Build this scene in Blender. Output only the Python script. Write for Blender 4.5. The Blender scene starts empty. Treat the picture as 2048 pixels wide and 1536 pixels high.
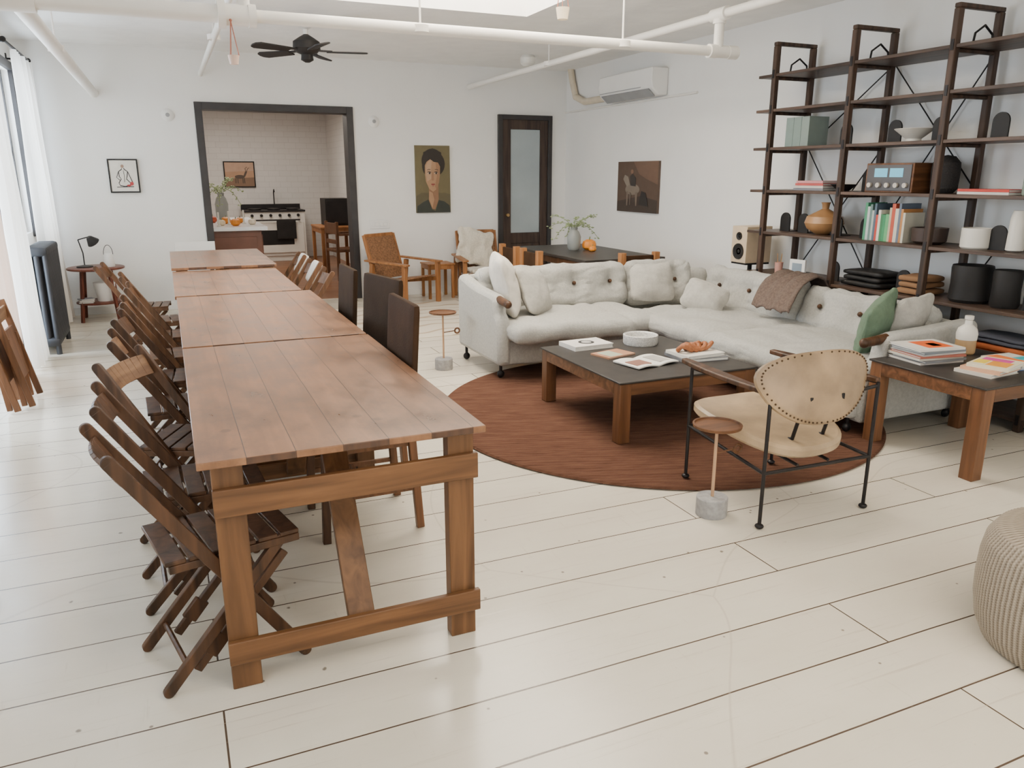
import bpy, bmesh, math, random
from mathutils import Vector, Matrix, noise, Euler
random.seed(7)
PI=math.pi
COL=bpy.context.scene.collection
# ---------------------------------------------------------------- materials
def _new(name):
    m=bpy.data.materials.new(name); m.use_nodes=True
    return m,m.node_tree.nodes,m.node_tree.links,m.node_tree.nodes['Principled BSDF']
def c4(c): return (c[0],c[1],c[2],1)
def mat(name,col,rough=.6,metal=0,var=.1,scale=6,bump=0,bscale=60,spec=.5,sheen=0,emit=0,trans=0):
    m,N,L,b=_new(name)
    tc=N.new('ShaderNodeTexCoord'); nz=N.new('ShaderNodeTexNoise'); nz.inputs['Scale'].default_value=scale; nz.inputs['Detail'].default_value=5
    L.new(tc.outputs['Object'],nz.inputs['Vector'])
    cr=N.new('ShaderNodeValToRGB'); cr.color_ramp.elements[0].position=.3; cr.color_ramp.elements[1].position=.7
    cr.color_ramp.elements[0].color=c4([max(0,x*(1-var)) for x in col]); cr.color_ramp.elements[1].color=c4([min(1,x*(1+var)) for x in col])
    L.new(nz.outputs['Fac'],cr.inputs['Fac']); L.new(cr.outputs['Color'],b.inputs['Base Color'])
    b.inputs['Roughness'].default_value=rough; b.inputs['Metallic'].default_value=metal
    b.inputs['Specular IOR Level'].default_value=spec
    if sheen: b.inputs['Sheen Weight'].default_value=sheen
    if emit:
        L.new(cr.outputs['Color'],b.inputs['Emission Color']); b.inputs['Emission Strength'].default_value=emit
    if bump:
        n2=N.new('ShaderNodeTexNoise'); n2.inputs['Scale'].default_value=bscale; n2.inputs['Detail'].default_value=4
        L.new(tc.outputs['Object'],n2.inputs['Vector'])
        bp=N.new('ShaderNodeBump'); bp.inputs['Strength'].default_value=bump; bp.inputs['Distance'].default_value=.01
        L.new(n2.outputs['Fac'],bp.inputs['Height']); L.new(bp.outputs['Normal'],b.inputs['Normal'])
    return m
def wood(name,dark,light,axis='Z',rough=.45,sc=14,str_=.07):
    m,N,L,b=_new(name)
    tc=N.new('ShaderNodeTexCoord'); mp=N.new('ShaderNodeMapping')
    s=[sc,sc,sc]; s['XYZ'.index(axis)]=sc*str_; mp.inputs['Scale'].default_value=s
    nz=N.new('ShaderNodeTexNoise'); nz.inputs['Scale'].default_value=1.6; nz.inputs['Detail'].default_value=7; nz.inputs['Distortion'].default_value=.8
    cr=N.new('ShaderNodeValToRGB'); cr.color_ramp.elements[0].position=.3; cr.color_ramp.elements[1].position=.72
    cr.color_ramp.elements[0].color=c4(dark); cr.color_ramp.elements[1].color=c4(light)
    bp=N.new('ShaderNodeBump'); bp.inputs['Strength'].default_value=.12; bp.inputs['Distance'].default_value=.005
    L.new(tc.outputs['Object'],mp.inputs['Vector']); L.new(mp.outputs['Vector'],nz.inputs['Vector'])
    L.new(nz.outputs['Fac'],cr.inputs['Fac']); L.new(cr.outputs['Color'],b.inputs['Base Color'])
    L.new(nz.outputs['Fac'],bp.inputs['Height']); L.new(bp.outputs['Normal'],b.inputs['Normal'])
    b.inputs['Roughness'].default_value=rough; b.inputs['Specular IOR Level'].default_value=.32
    return m
def planks(name,c1,c2,gap,width,length,rough,along='X',mort=.0025,blot=.25,knots=True,bumpd=.004,grain=0.0,gcol=(.2,.08,.03),scr=0,kscale=4.2,ksize=.022,kstr=.75,nscale=None,br_=(.30,.68)):
    m,N,L,b=_new(name)
    tc=N.new('ShaderNodeTexCoord'); mp=N.new('ShaderNodeMapping')
    if along=='Y': mp.inputs['Rotation'].default_value=(0,0,PI/2)
    L.new(tc.outputs['Object'],mp.inputs['Vector'])
    br=N.new('ShaderNodeTexBrick'); br.offset=.37; br.offset_frequency=2; br.squash=1
    br.inputs['Scale'].default_value=1; br.inputs['Brick Width'].default_value=length; br.inputs['Row Height'].default_value=width
    br.inputs['Mortar Size'].default_value=mort; br.inputs['Mortar Smooth'].default_value=.3; br.inputs['Bias'].default_value=0
    br.inputs['Color1'].default_value=c4(c1); br.inputs['Color2'].default_value=c4(c2); br.inputs['Mortar'].default_value=c4(gap)
    nw=N.new('ShaderNodeTexNoise'); nw.inputs['Scale'].default_value=2.3; L.new(mp.outputs['Vector'],nw.inputs['Vector'])
    aw=N.new('ShaderNodeVectorMath'); aw.operation='MULTIPLY_ADD'; L.new(nw.outputs['Color'],aw.inputs[0]); aw.inputs[1].default_value=(0,.006,0); L.new(mp.outputs['Vector'],aw.inputs[2])
    L.new(aw.outputs[0],br.inputs['Vector'])
    n1=N.new('ShaderNodeTexNoise'); n1.inputs['Scale'].default_value=nscale or (1.6 if along=='X' else 3.6); n1.inputs['Detail'].default_value=7; n1.inputs['Roughness'].default_value=.65
    mps=N.new('ShaderNodeMapping'); mps.inputs['Scale'].default_value=(.6,1.3,1) if along=='X' else (1.3,.7,1); L.new(tc.outputs['Object'],mps.inputs['Vector'])
    L.new(mps.outputs['Vector'],n1.inputs['Vector'])
    r1=N.new('ShaderNodeValToRGB'); r1.color_ramp.elements[0].position=br_[0]; r1.color_ramp.elements[1].position=br_[1]
    r1.color_ramp.elements[0].color=(1-blot,1-blot*1.06,1-blot*1.15,1); r1.color_ramp.elements[1].color=(1,1,1,1)
    L.new(n1.outputs['Fac'],r1.inputs['Fac'])
    mx=N.new('ShaderNodeMix'); mx.data_type='RGBA'; mx.blend_type='MULTIPLY'; mx.inputs[0].default_value=1
    L.new(br.outputs['Color'],mx.inputs[6]); L.new(r1.outputs['Color'],mx.inputs[7])
    last=mx.outputs[2]
    mp2=N.new('ShaderNodeMapping'); mp2.inputs['Scale'].default_value=(1.2,22,1) if along=='X' else (22,1.2,1)
    L.new(tc.outputs['Object'],mp2.inputs['Vector'])
    n2=N.new('ShaderNodeTexNoise'); n2.inputs['Scale'].default_value=1.5; n2.inputs['Detail'].default_value=6; n2.inputs['Distortion'].default_value=.6
    L.new(mp2.outputs['Vector'],n2.inputs['Vector'])
    def over(fac,col):
        nonlocal last
        m2=N.new('ShaderNodeMix'); m2.data_type='RGBA'; L.new(fac,m2.inputs[0]); L.new(last,m2.inputs[6]); m2.inputs[7].default_value=c4(col); last=m2.outputs[2]
    def ramp(src,p0,v0,p1,v1):
        r=N.new('ShaderNodeValToRGB'); r.color_ramp.elements[0].position=p0; r.color_ramp.elements[1].position=p1
        r.color_ramp.elements[0].color=(v0,v0,v0,1); r.color_ramp.elements[1].color=(v1,v1,v1,1); L.new(src,r.inputs['Fac']); return r.outputs['Color']
    if grain: over(ramp(n2.outputs['Fac'],.35,grain,.62,0),gcol)
    if knots:
        vo=N.new('ShaderNodeTexVoronoi'); vo.inputs['Scale'].default_value=kscale
        n3=N.new('ShaderNodeTexNoise'); n3.inputs['Scale'].default_value=30
        ad=N.new('ShaderNodeVectorMath'); ad.operation='MULTIPLY_ADD'
        L.new(tc.outputs['Object'],n3.inputs['Vector']); L.new(n3.outputs['Color'],ad.inputs[0]); ad.inputs[1].default_value=(.02,.02,0); L.new(tc.outputs['Object'],ad.inputs[2])
        L.new(ad.outputs[0],vo.inputs['Vector'])
        over(ramp(vo.outputs['Distance'],ksize,kstr,ksize*1.9,0),gap)
    if scr:
        for sx,sy,rot,lo,hi,st_ in ((1.0,34,.25,.58,.68,scr*.5),(26,2.2,.25,.62,.71,scr*.35),(2,60,-.5,.64,.72,scr*.5)):
            m5=N.new('ShaderNodeMapping'); m5.inputs['Scale'].default_value=(sx,sy,1); m5.inputs['Rotation'].default_value=(0,0,rot); L.new(tc.outputs['Object'],m5.inputs['Vector'])
            n5=N.new('ShaderNodeTexNoise'); n5.inputs['Scale'].default_value=1.3; n5.inputs['Detail'].default_value=8; n5.inputs['Roughness'].default_value=.7; L.new(m5.outputs['Vector'],n5.inputs['Vector'])
            over(ramp(n5.outputs['Fac'],lo,0,hi,st_),(.42,.34,.25))
        n7=N.new('ShaderNodeTexNoise'); n7.inputs['Scale'].default_value=11; n7.inputs['Detail'].default_value=10; n7.inputs['Roughness'].default_value=.82; L.new(tc.outputs['Object'],n7.inputs['Vector'])
        over(ramp(n7.outputs['Fac'],.64,0,.70,scr*1.1),(.30,.24,.17))
        v6=N.new('ShaderNodeTexVoronoi'); v6.inputs['Scale'].default_value=7; L.new(tc.outputs['Object'],v6.inputs['Vector'])
        over(ramp(v6.outputs['Distance'],.032,.8,.052,0),(.14,.10,.07))
        n4=N.new('ShaderNodeTexNoise'); n4.inputs['Scale'].default_value=.7; n4.inputs['Detail'].default_value=0; L.new(tc.outputs['Object'],n4.inputs['Vector'])
        a4=N.new('ShaderNodeVectorMath'); a4.operation='MULTIPLY_ADD'; L.new(n4.outputs['Color'],a4.inputs[0]); a4.inputs[1].default_value=(1.5,1.5,0); L.new(tc.outputs['Object'],a4.inputs[2])
        v4=N.new('ShaderNodeTexVoronoi'); v4.feature='DISTANCE_TO_EDGE'; v4.inputs['Scale'].default_value=.5; L.new(a4.outputs[0],v4.inputs['Vector'])
        over(ramp(v4.outputs['Distance'],.0011,.38,.0024,0),(.42,.35,.27))
    L.new(last,b.inputs['Base Color'])
    rr=N.new('ShaderNodeMapRange'); rr.inputs[3].default_value=rough-.08; rr.inputs[4].default_value=rough+.18
    L.new(n1.outputs['Fac'],rr.inputs[0]); L.new(rr.outputs[0],b.inputs['Roughness'])
    mm=N.new('ShaderNodeMath'); mm.operation='MULTIPLY_ADD'; L.new(br.outputs['Fac'],mm.inputs[0]); mm.inputs[1].default_value=-1.2
    ms=N.new('ShaderNodeMath'); ms.operation='MULTIPLY'; L.new(n2.outputs['Fac'],ms.inputs[0]); ms.inputs[1].default_value=.35
    L.new(ms.outputs[0],mm.inputs[2])
    bp=N.new('ShaderNodeBump'); bp.inputs['Strength'].default_value=.35; bp.inputs['Distance'].default_value=bumpd
    L.new(mm.outputs[0],bp.inputs['Height']); L.new(bp.outputs['Normal'],b.inputs['Normal'])
    return m
def emis(name,col,st):
    m,N,L,b=_new(name)
    b.inputs['Base Color'].default_value=c4(col); b.inputs['Emission Color'].default_value=c4(col); b.inputs['Emission Strength'].default_value=st
    return m
def glassy(name,col=(.9,.95,1),a=.12):
    m,N,L,b=_new(name)
    tr=N.new('ShaderNodeBsdfTransparent'); mx=N.new('ShaderNodeMixShader'); mx.inputs[0].default_value=a
    tr.inputs['Color'].default_value=c4(col); b.inputs['Roughness'].default_value=.05; b.inputs['Base Color'].default_value=c4(col)
    L.new(tr.outputs[0],mx.inputs[1]); L.new(b.outputs[0],mx.inputs[2]); L.new(mx.outputs[0],N['Material Output'].inputs['Surface'])
    return m
def sheer(name,col,a=.5):
    m,N,L,b=_new(name)
    tl=N.new('ShaderNodeBsdfTranslucent'); mx=N.new('ShaderNodeMixShader'); mx.inputs[0].default_value=a
    tc=N.new('ShaderNodeTexCoord'); nz=N.new('ShaderNodeTexNoise'); nz.inputs['Scale'].default_value=90; L.new(tc.outputs['Object'],nz.inputs['Vector'])
    bp=N.new('ShaderNodeBump'); bp.inputs['Strength'].default_value=.1; L.new(nz.outputs['Fac'],bp.inputs['Height']); L.new(bp.outputs[0],b.inputs['Normal'])
    tl.inputs['Color'].default_value=c4(col); b.inputs['Base Color'].default_value=c4(col); b.inputs['Roughness'].default_value=.9
    L.new(b.outputs[0],mx.inputs[1]); L.new(tl.outputs[0],mx.inputs[2]); L.new(mx.outputs[0],N['Material Output'].inputs['Surface'])
    return m
MW=mat('white_plaster',(.85,.83,.79),.75,var=.02,scale=2,bump=.12,bscale=20)
MCEIL=mat('ceiling_plaster',(.92,.90,.86),.85,var=.03,scale=5,bump=.5,bscale=9)
MFLOOR=planks('painted_floor_boards',(.78,.71,.585),(.73,.66,.54),(.09,.06,.04),.265,3.3,.16,mort=.0034,blot=.12,scr=.8)
MKF=planks('kitchen_floor_boards',(.30,.13,.05),(.22,.09,.035),(.06,.03,.02),.1,1.4,.3,knots=False,mort=.002)
MTOP=planks('stained_table_boards',(.33,.152,.068),(.275,.124,.054),(.07,.03,.014),.135,9,.27,along='Y',mort=.0016,blot=.48,grain=.35,gcol=(.15,.064,.027),kscale=4.6,ksize=.05,kstr=.5,nscale=7,br_=(.36,.60))
MTILE=planks('white_wall_tile',(.76,.745,.715),(.73,.715,.685),(.60,.58,.55),.1,.2,.35,mort=.003,blot=.05,knots=False)
MFRAME=mat('black_brown_paint',(.030,.026,.026),.5,var=.2)
MPIPE=mat('white_gloss_pipe',(.84,.80,.73),.35,var=.03)
MBLK=mat('matte_black',(.017,.015,.014),.55,var=.2,spec=.3)
MIRON=mat('blackened_iron',(.025,.022,.022),.45,metal=.6,var=.2,bump=.1)
MDW=wood('dark_walnut',(.030,.014,.006),(.115,.052,.024),'Z',.45)
MDWX=wood('dark_walnut_x',(.030,.014,.006),(.115,.052,.024),'X',.45)
MDOOR=wood('dark_door_wood',(.028,.018,.014),(.080,.052,.040),'Z',.5)
MMW=wood('mid_brown_wood',(.080,.034,.014),(.205,.088,.037),'Z',.42)
MMWX=wood('mid_brown_wood_x',(.080,.034,.014),(.205,.088,.037),'X',.42)
MMWY=wood('mid_brown_wood_y',(.080,.034,.014),(.205,.088,.037),'Y',.42)
MTR=wood('trestle_wood',(.085,.038,.015),(.205,.095,.037),'Z',.42)
MTRX=wood('trestle_wood_x',(.085,.038,.015),(.215,.098,.038),'X',.42)
MHON=wood('honey_wood',(.22,.09,.03),(.43,.19,.07),'Z',.45)
MSLAT=wood('worn_slat_wood',(.12,.058,.028),(.30,.165,.085),'Y',.5)
MSOFA=mat('pale_grey_boucle',(.54,.525,.475),.95,var=.10,scale=60,bump=.9,bscale=240,sheen=.1)
MPIL=mat('oatmeal_boucle',(.50,.475,.42),.95,var=.08,scale=40,bump=.7,bscale=220,sheen=.1)
MWPIL=mat('white_linen',(.72,.67,.59),.95,var=.05,scale=20,bump=.4,bscale=200)
MGRN=mat('sage_green_linen',(.13,.195,.125),.95,var=.1,scale=30,bump=.4,bscale=220)
MTHROW=mat('brown_knit_wool',(.15,.105,.083),.95,var=.25,scale=60,bump=.8,bscale=150)
MLEA=mat('tan_leather',(.42,.30,.18),.36,var=.25,scale=7,bump=.1,bscale=80)
MLEA2=mat('worn_tan_leather',(.33,.222,.125),.38,var=.32,scale=6,bump=.12,bscale=80)
MDLEA=mat('black_leather',(.040,.024,.014),.7,var=.25,bump=.12,bscale=120,spec=.06)
MBLEA=mat('dark_brown_leather',(.050,.027,.015),.7,var=.25,bump=.12,bscale=120,spec=.06)
MBRASS=mat('aged_brass',(.42,.27,.12),.35,metal=.9)
MNAIL=mat('nailhead_bronze',(.07,.04,.02),.4,metal=.7)
MSLATE=mat('black_slate_top',(.036,.031,.027),.42,var=.25,scale=12,spec=.35)
MCONC=mat('grey_concrete',(.36,.35,.34),.85,var=.2,scale=40,bump=.3)
MPAGE=mat('paper_pages',(.78,.75,.68),.8,var=.05,scale=80)
MCER=mat('white_ceramic',(.72,.68,.60),.4,var=.04)
MTAN=mat('tan_ceramic',(.42,.26,.12),.4,var=.1)
MGREYV=mat('grey_stoneware',(.27,.28,.26),.5,var=.1)
MPUMP=mat('orange_pumpkin',(.75,.25,.02),.45,var=.1)
MSTEM=mat('plant_stem',(.20,.24,.10),.7,var=.2)
MLEAF=mat('sage_leaf',(.30,.36,.19),.7,var=.2)
MCUR=sheer('white_linen_curtain',(.84,.79,.72),.42)
MCURP=sheer('peach_linen_curtain',(.70,.53,.42),.28)
MGL=glassy('window_glass')
MSKY=emis('skylight_diffuser',(1,.92,.80),10.5)
MSKYFILL=emis('added_skylight_fill',(1,.90,.76),6)  # glow of the added skylight over the camera, fill only
MACW=mat('white_plastic',(.84,.82,.78),.4,var=.02)
MGREYP=mat('grey_plastic',(.30,.30,.30),.5)
MMARB=mat('grey_marble',(.80,.80,.80),.25,var=.08,scale=4)
MRED=mat('mahogany_panel',(.15,.055,.030),.4,var=.15)
MIVORY=mat('ivory_enamel',(.78,.75,.68),.3,var=.03)
MSHEEP=mat('cream_sheepskin',(.74,.67,.55),1,var=.1,scale=40,bump=1,bscale=90,sheen=.4)
MRATT=mat('woven_cane',(.24,.115,.05),.6,var=.45,scale=55,bump=.6,bscale=70)
def wickmat():
    m,N,L,b=_new('taupe_wicker')
    tc=N.new('ShaderNodeTexCoord'); sp=N.new('ShaderNodeSeparateXYZ'); L.new(tc.outputs['Object'],sp.inputs[0])
    at=N.new('ShaderNodeMath'); at.operation='ARCTAN2'; L.new(sp.outputs['Y'],at.inputs[0]); L.new(sp.outputs['X'],at.inputs[1])
    def M(op,a,bv=None,c=None):
        n=N.new('ShaderNodeMath'); n.operation=op
        for i,x in enumerate((a,bv,c)):
            if x is None: continue
            if isinstance(x,(int,float)): n.inputs[i].default_value=x
            else: L.new(x,n.inputs[i])
        return n.outputs[0]
    s1=M('SINE',M('MULTIPLY',at.outputs[0],112))
    s2=M('SINE',M('MULTIPLY',sp.outputs['Z'],700))
    h=M('MULTIPLY_ADD',s1,.5,M('MULTIPLY',M('MULTIPLY',s1,s2),.35)); f=M('MULTIPLY_ADD',h,.5,.5)
    cr=N.new('ShaderNodeValToRGB'); cr.color_ramp.elements[0].position=.15; cr.color_ramp.elements[1].position=.8
    cr.color_ramp.elements[0].color=(.15,.115,.08,1); cr.color_ramp.elements[1].color=(.40,.335,.255,1)
    L.new(f,cr.inputs['Fac']); L.new(cr.outputs['Color'],b.inputs['Base Color']); b.inputs['Roughness'].default_value=.65
    bp=N.new('ShaderNodeBump'); bp.inputs['Strength'].default_value=.7; bp.inputs['Distance'].default_value=.004; L.new(f,bp.inputs['Height']); L.new(bp.outputs[0],b.inputs['Normal'])
    return m
MWICK=wickmat()
def rugmat():
    m,N,L,b=_new('rust_wool_rug')
    tc=N.new('ShaderNodeTexCoord'); mp=N.new('ShaderNodeMapping'); mp.inputs['Rotation'].default_value=(0,0,.34)
    L.new(tc.outputs['Object'],mp.inputs['Vector'])
    w=N.new('ShaderNodeTexWave'); w.bands_direction='Y'; w.inputs['Scale'].default_value=9; w.inputs['Distortion'].default_value=2.2; w.inputs['Detail'].default_value=2; w.inputs['Detail Scale'].default_value=2.0
    L.new(mp.outputs['Vector'],w.inputs['Vector'])
    mp2=N.new('ShaderNodeMapping'); mp2.inputs['Scale'].default_value=(5,24,1); L.new(mp.outputs['Vector'],mp2.inputs['Vector'])
    nz=N.new('ShaderNodeTexNoise'); nz.inputs['Scale'].default_value=1; nz.inputs['Detail'].default_value=6; nz.inputs['Roughness'].default_value=.7; L.new(mp2.outputs['Vector'],nz.inputs['Vector'])
    ad=N.new('ShaderNodeMath'); ad.operation='MULTIPLY_ADD'; L.new(w.outputs['Fac'],ad.inputs[0]); ad.inputs[1].default_value=.10; L.new(nz.outputs['Fac'],ad.inputs[2])
    cr=N.new('ShaderNodeValToRGB'); cr.color_ramp.elements[0].position=.32; cr.color_ramp.elements[1].position=.84
    cr.color_ramp.elements[0].color=(.072,.032,.020,1); cr.color_ramp.elements[1].color=(.160,.078,.049,1)
    L.new(ad.outputs[0],cr.inputs['Fac']); L.new(cr.outputs['Color'],b.inputs['Base Color'])
    n2=N.new('ShaderNodeTexNoise'); n2.inputs['Scale'].default_value=160; L.new(tc.outputs['Object'],n2.inputs['Vector'])
    ma=N.new('ShaderNodeMath'); ma.operation='MULTIPLY_ADD'; L.new(w.outputs['Fac'],ma.inputs[0]); ma.inputs[1].default_value=.5; L.new(n2.outputs['Fac'],ma.inputs[2])
    bp=N.new('ShaderNodeBump'); bp.inputs['Strength'].default_value=.4; bp.inputs['Distance'].default_value=.006; L.new(ma.outputs[0],bp.inputs['Height']); L.new(bp.outputs[0],b.inputs['Normal'])
    b.inputs['Roughness'].default_value=1; b.inputs['Specular IOR Level'].default_value=.1
    return m
MRUG=rugmat()
def rug2mat():
    m,N,L,b=_new('cream_pattern_rug')
    tc=N.new('ShaderNodeTexCoord'); w=N.new('ShaderNodeTexWave'); w.wave_type='RINGS'; w.inputs['Scale'].default_value=1.3; w.inputs['Distortion'].default_value=7; w.inputs['Detail'].default_value=1
    L.new(tc.outputs['Object'],w.inputs['Vector'])
    cr=N.new('ShaderNodeValToRGB'); cr.color_ramp.elements[0].position=.03; cr.color_ramp.elements[0].color=(.50,.38,.26,1)
    cr.color_ramp.elements[1].position=.10; cr.color_ramp.elements[1].color=(.72,.64,.52,1)
    L.new(w.outputs['Fac'],cr.inputs['Fac']); L.new(cr.outputs['Color'],b.inputs['Base Color']); b.inputs['Roughness'].default_value=1
    return m
MRUG2=rug2mat()
_cm={}
def cm(col,rough=.55):
    k=(tuple(col),rough)
    if k not in _cm: _cm[k]=mat('colour_%02d'%len(_cm),col,rough,var=.06,scale=12)
    return _cm[k]
# ---------------------------------------------------------------- mesh builder
def align(p1,p2):
    p1=Vector(p1);p2=Vector(p2);d=p2-p1
    return d.length,Matrix.Translation((p1+p2)/2)@d.to_track_quat('Z','Y').to_matrix().to_4x4()
class MB:
    def __init__(s): s.bm=bmesh.new()
    def _add(s,t,M,mi=0):
        if M is not None: bmesh.ops.transform(t,matrix=M,verts=t.verts)
        for f in t.faces: f.material_index=mi
        me=bpy.data.meshes.new('tmp'); t.to_mesh(me); t.free(); s.bm.from_mesh(me); bpy.data.meshes.remove(me); return s
    def box(s,c,d,rot=(0,0,0),mi=0):
        t=bmesh.new(); bmesh.ops.create_cube(t,size=1)
        return s._add(t,Matrix.Translation(c)@Euler(rot).to_matrix().to_4x4()@Matrix.Diagonal((*d,1)),mi)
    def bx(s,a,b,mi=0):
        return s.box([(a[i]+b[i])/2 for i in range(3)],[abs(b[i]-a[i]) for i in range(3)],mi=mi)
    def beam(s,p1,p2,w,t_,side=(0,1,0),mi=0):
        p1=Vector(p1);p2=Vector(p2);z=(p2-p1);l=z.length;z.normalize();y=Vector(side);y=(y-z*y.dot(z)).normalized();x=y.cross(z)
        R=Matrix((x,y,z)).transposed().to_4x4()
        t=bmesh.new(); bmesh.ops.create_cube(t,size=1)
        return s._add(t,Matrix.Translation((p1+p2)/2)@R@Matrix.Diagonal((w,t_,l,1)),mi)
    def cyl(s,p1,p2,r1,r2=None,seg=20,mi=0):
        if r2 is None: r2=r1
        l,M=align(p1,p2); t=bmesh.new(); bmesh.ops.create_cone(t,cap_ends=True,segments=seg,radius1=r1,radius2=r2,depth=l)
        return s._add(t,M,mi)
    def sph(s,c,r,seg=16,mi=0):
        if not hasattr(r,'__len__'): r=(r,r,r)
        t=bmesh.new(); bmesh.ops.create_uvsphere(t,u_segments=seg,v_segments=max(6,seg//2+2),radius=1)
        return s._add(t,Matrix.Translation(c)@Matrix.Diagonal((*r,1)),mi)
    def tube(s,pts,r,seg=10,mi=0):
        for i in range(len(pts)-1): s.cyl(pts[i],pts[i+1],r,r,seg,mi)
        for p in pts[1:-1]: s.sph(p,r*1.0,max(8,seg),mi)
        return s
    def lathe(s,prof,c=(0,0,0),seg=32,mi=0,fn=None,M=None):
        t=bmesh.new(); rings=[]
        for (r,z) in prof:
            ring=[]
            for i in range(seg):
                a=2*PI*i/seg; rr=fn(r,a,z) if fn else r
                ring.append(t.verts.new((rr*math.cos(a),rr*math.sin(a),z)))
            rings.append(ring)
        for k in range(len(rings)-1):
            for i in range(seg):
                j=(i+1)%seg; t.faces.new((rings[k][i],rings[k][j],rings[k+1][j],rings[k+1][i]))
        if prof[0][0]>1e-5: t.faces.new(rings[0][::-1])
        if prof[-1][0]>1e-5: t.faces.new(rings[-1])
        bmesh.ops.remove_doubles(t,verts=t.verts,dist=1e-6)
        MM=Matrix.Translation(c)
        if M is not None: MM=MM@M
        return s._add(t,MM,mi)
    def prism(s,poly,z0,z1,M=None,mi=0):
        t=bmesh.new(); a=[t.verts.new((x,y,z0)) for x,y in poly]; b=[t.verts.new((x,y,z1)) for x,y in poly]
        n=len(poly); t.faces.new(a[::-1]); t.faces.new(b)
        for i in range(n): t.faces.new((a[i],a[(i+1)%n],b[(i+1)%n],b[i]))
        bmesh.ops.recalc_face_normals(t,faces=t.faces)
        return s._add(t,M,mi)
    def soft(s,c,size,r=.05,n=9,amp=0,fs=5,bulge=0,rot=(0,0,0),pinch=0,mi=0,dim=(),seed=0,wr=0,wf=4):
        t=bmesh.new(); bmesh.ops.create_cube(t,size=2)
        bmesh.ops.subdivide_edges(t,edges=t.edges[:],cuts=n,use_grid_fill=True)
        h=Vector(size)/2
        r=min(r,*[x*.98 for x in h])
        for v in t.verts:
            q=v.co.copy(); p=Vector((q.x*h.x,q.y*h.y,q.z*h.z))
            inn=Vector([max(-(h[i]-r),min(h[i]-r,p[i])) for i in range(3)])
            d=p-inn
            if d.length>1e-9: d.normalize()
            o=inn+d*r
            fx,fy=min(1,abs(o.x/h.x)),min(1,abs(o.y/h.y))
            if bulge: o.z+=bulge*(1 if q.z>0 else -.4)*(1-fx**2)*(1-fy**2)
            if pinch: o.z*=1-pinch*(1-(1-fx**3)*(1-fy**3))
            for (dx,dy,dr,dd) in dim:
                if q.z>0:
                    k=((o.x-dx)**2+(o.y-dy)**2)/(dr*dr); o.z-=dd*math.exp(-k)
            if wr:
                sv=Vector((seed*2.7,seed*1.3,0)); w1=abs(noise.noise(Vector((o.x*wf,o.y*wf*1.5,o.z*wf))+sv)); w2=abs(noise.noise(Vector((o.x*wf*2.1,o.y*wf*1.7,o.z*wf*2))+sv*2))
                o-=d*(wr*math.exp(-w1*16)+wr*.6*math.exp(-w2*14))
            if amp:
                nv=noise.noise_vector(Vector((o.x*fs+seed*3.1,o.y*fs+seed,o.z*fs)))
                o+=nv*amp+d*noise.noise(o*fs*2.3+Vector((seed,0,0)))*amp
            v.co=o
        return s._add(t,Matrix.Translation(c)@Euler(rot).to_matrix().to_4x4(),mi)
def mk(mb,name,mats,bev=0,sharp=.6,sub=0):
    bm=mb.bm
    for f in bm.faces: f.smooth=True
    for e in bm.edges:
        if len(e.link_faces)==2 and e.calc_face_angle(0)>sharp: e.smooth=False
    me=bpy.data.meshes.new(name); bm.to_mesh(me); bm.free()
    if not isinstance(mats,(list,tuple)): mats=[mats]
    for m in mats: me.materials.append(m)
    o=bpy.data.objects.new(name,me); COL.objects.link(o)
    if bev:
        b=o.modifiers.new('bevel','BEVEL'); b.width=bev; b.segments=2; b.limit_method='ANGLE'; b.angle_limit=.6
    if sub:
        b=o.modifiers.new('sub','SUBSURF'); b.levels=sub; b.render_levels=sub
    return o
def st(mb,name,mats,bev=0):
    o=mk(mb,name,mats,bev); o['kind']='structure'; return o
def T(name,label,cat,loc=(0,0,0),rz=0,group=None):
    o=bpy.data.objects.new(name,None); COL.objects.link(o); o.empty_display_size=.1
    o.location=loc; o.rotation_euler=(0,0,rz); o['label']=label; o['category']=cat
    if group: o['group']=group
    return o
def part(par,mb,name,mats,bev=0,label=None,loc=None,sub=0,sharp=.6):
    o=mk(mb,name,mats,bev,sub=sub,sharp=sharp); o.parent=par
    if loc: o.location=loc
    if label: o['label']=label
    return o
def top(mb,name,label,cat,mats,loc=(0,0,0),rz=0,group=None,bev=0,sub=0,sharp=.6):
    o=mk(mb,name,mats,bev,sub=sub,sharp=sharp); o.location=loc; o.rotation_euler=(0,0,rz); o['label']=label; o['category']=cat
    if group: o['group']=group
    return o
def dup(o,loc=None,rz=None,label=None,parent=None):
    n=o.copy(); COL.objects.link(n)
    if parent: n.parent=parent
    if loc is not None: n.location=loc
    if rz is not None: n.rotation_euler=(0,0,rz)
    if label: n['label']=label
    for ch in [c for c in bpy.data.objects if c.parent==o]: dup(ch,parent=n)
    return n
def circ(r,n=24,cx=0,cy=0,ry=None):
    return [(cx+r*math.cos(2*PI*i/n),cy+(ry or r)*math.sin(2*PI*i/n)) for i in range(n)]
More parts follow.
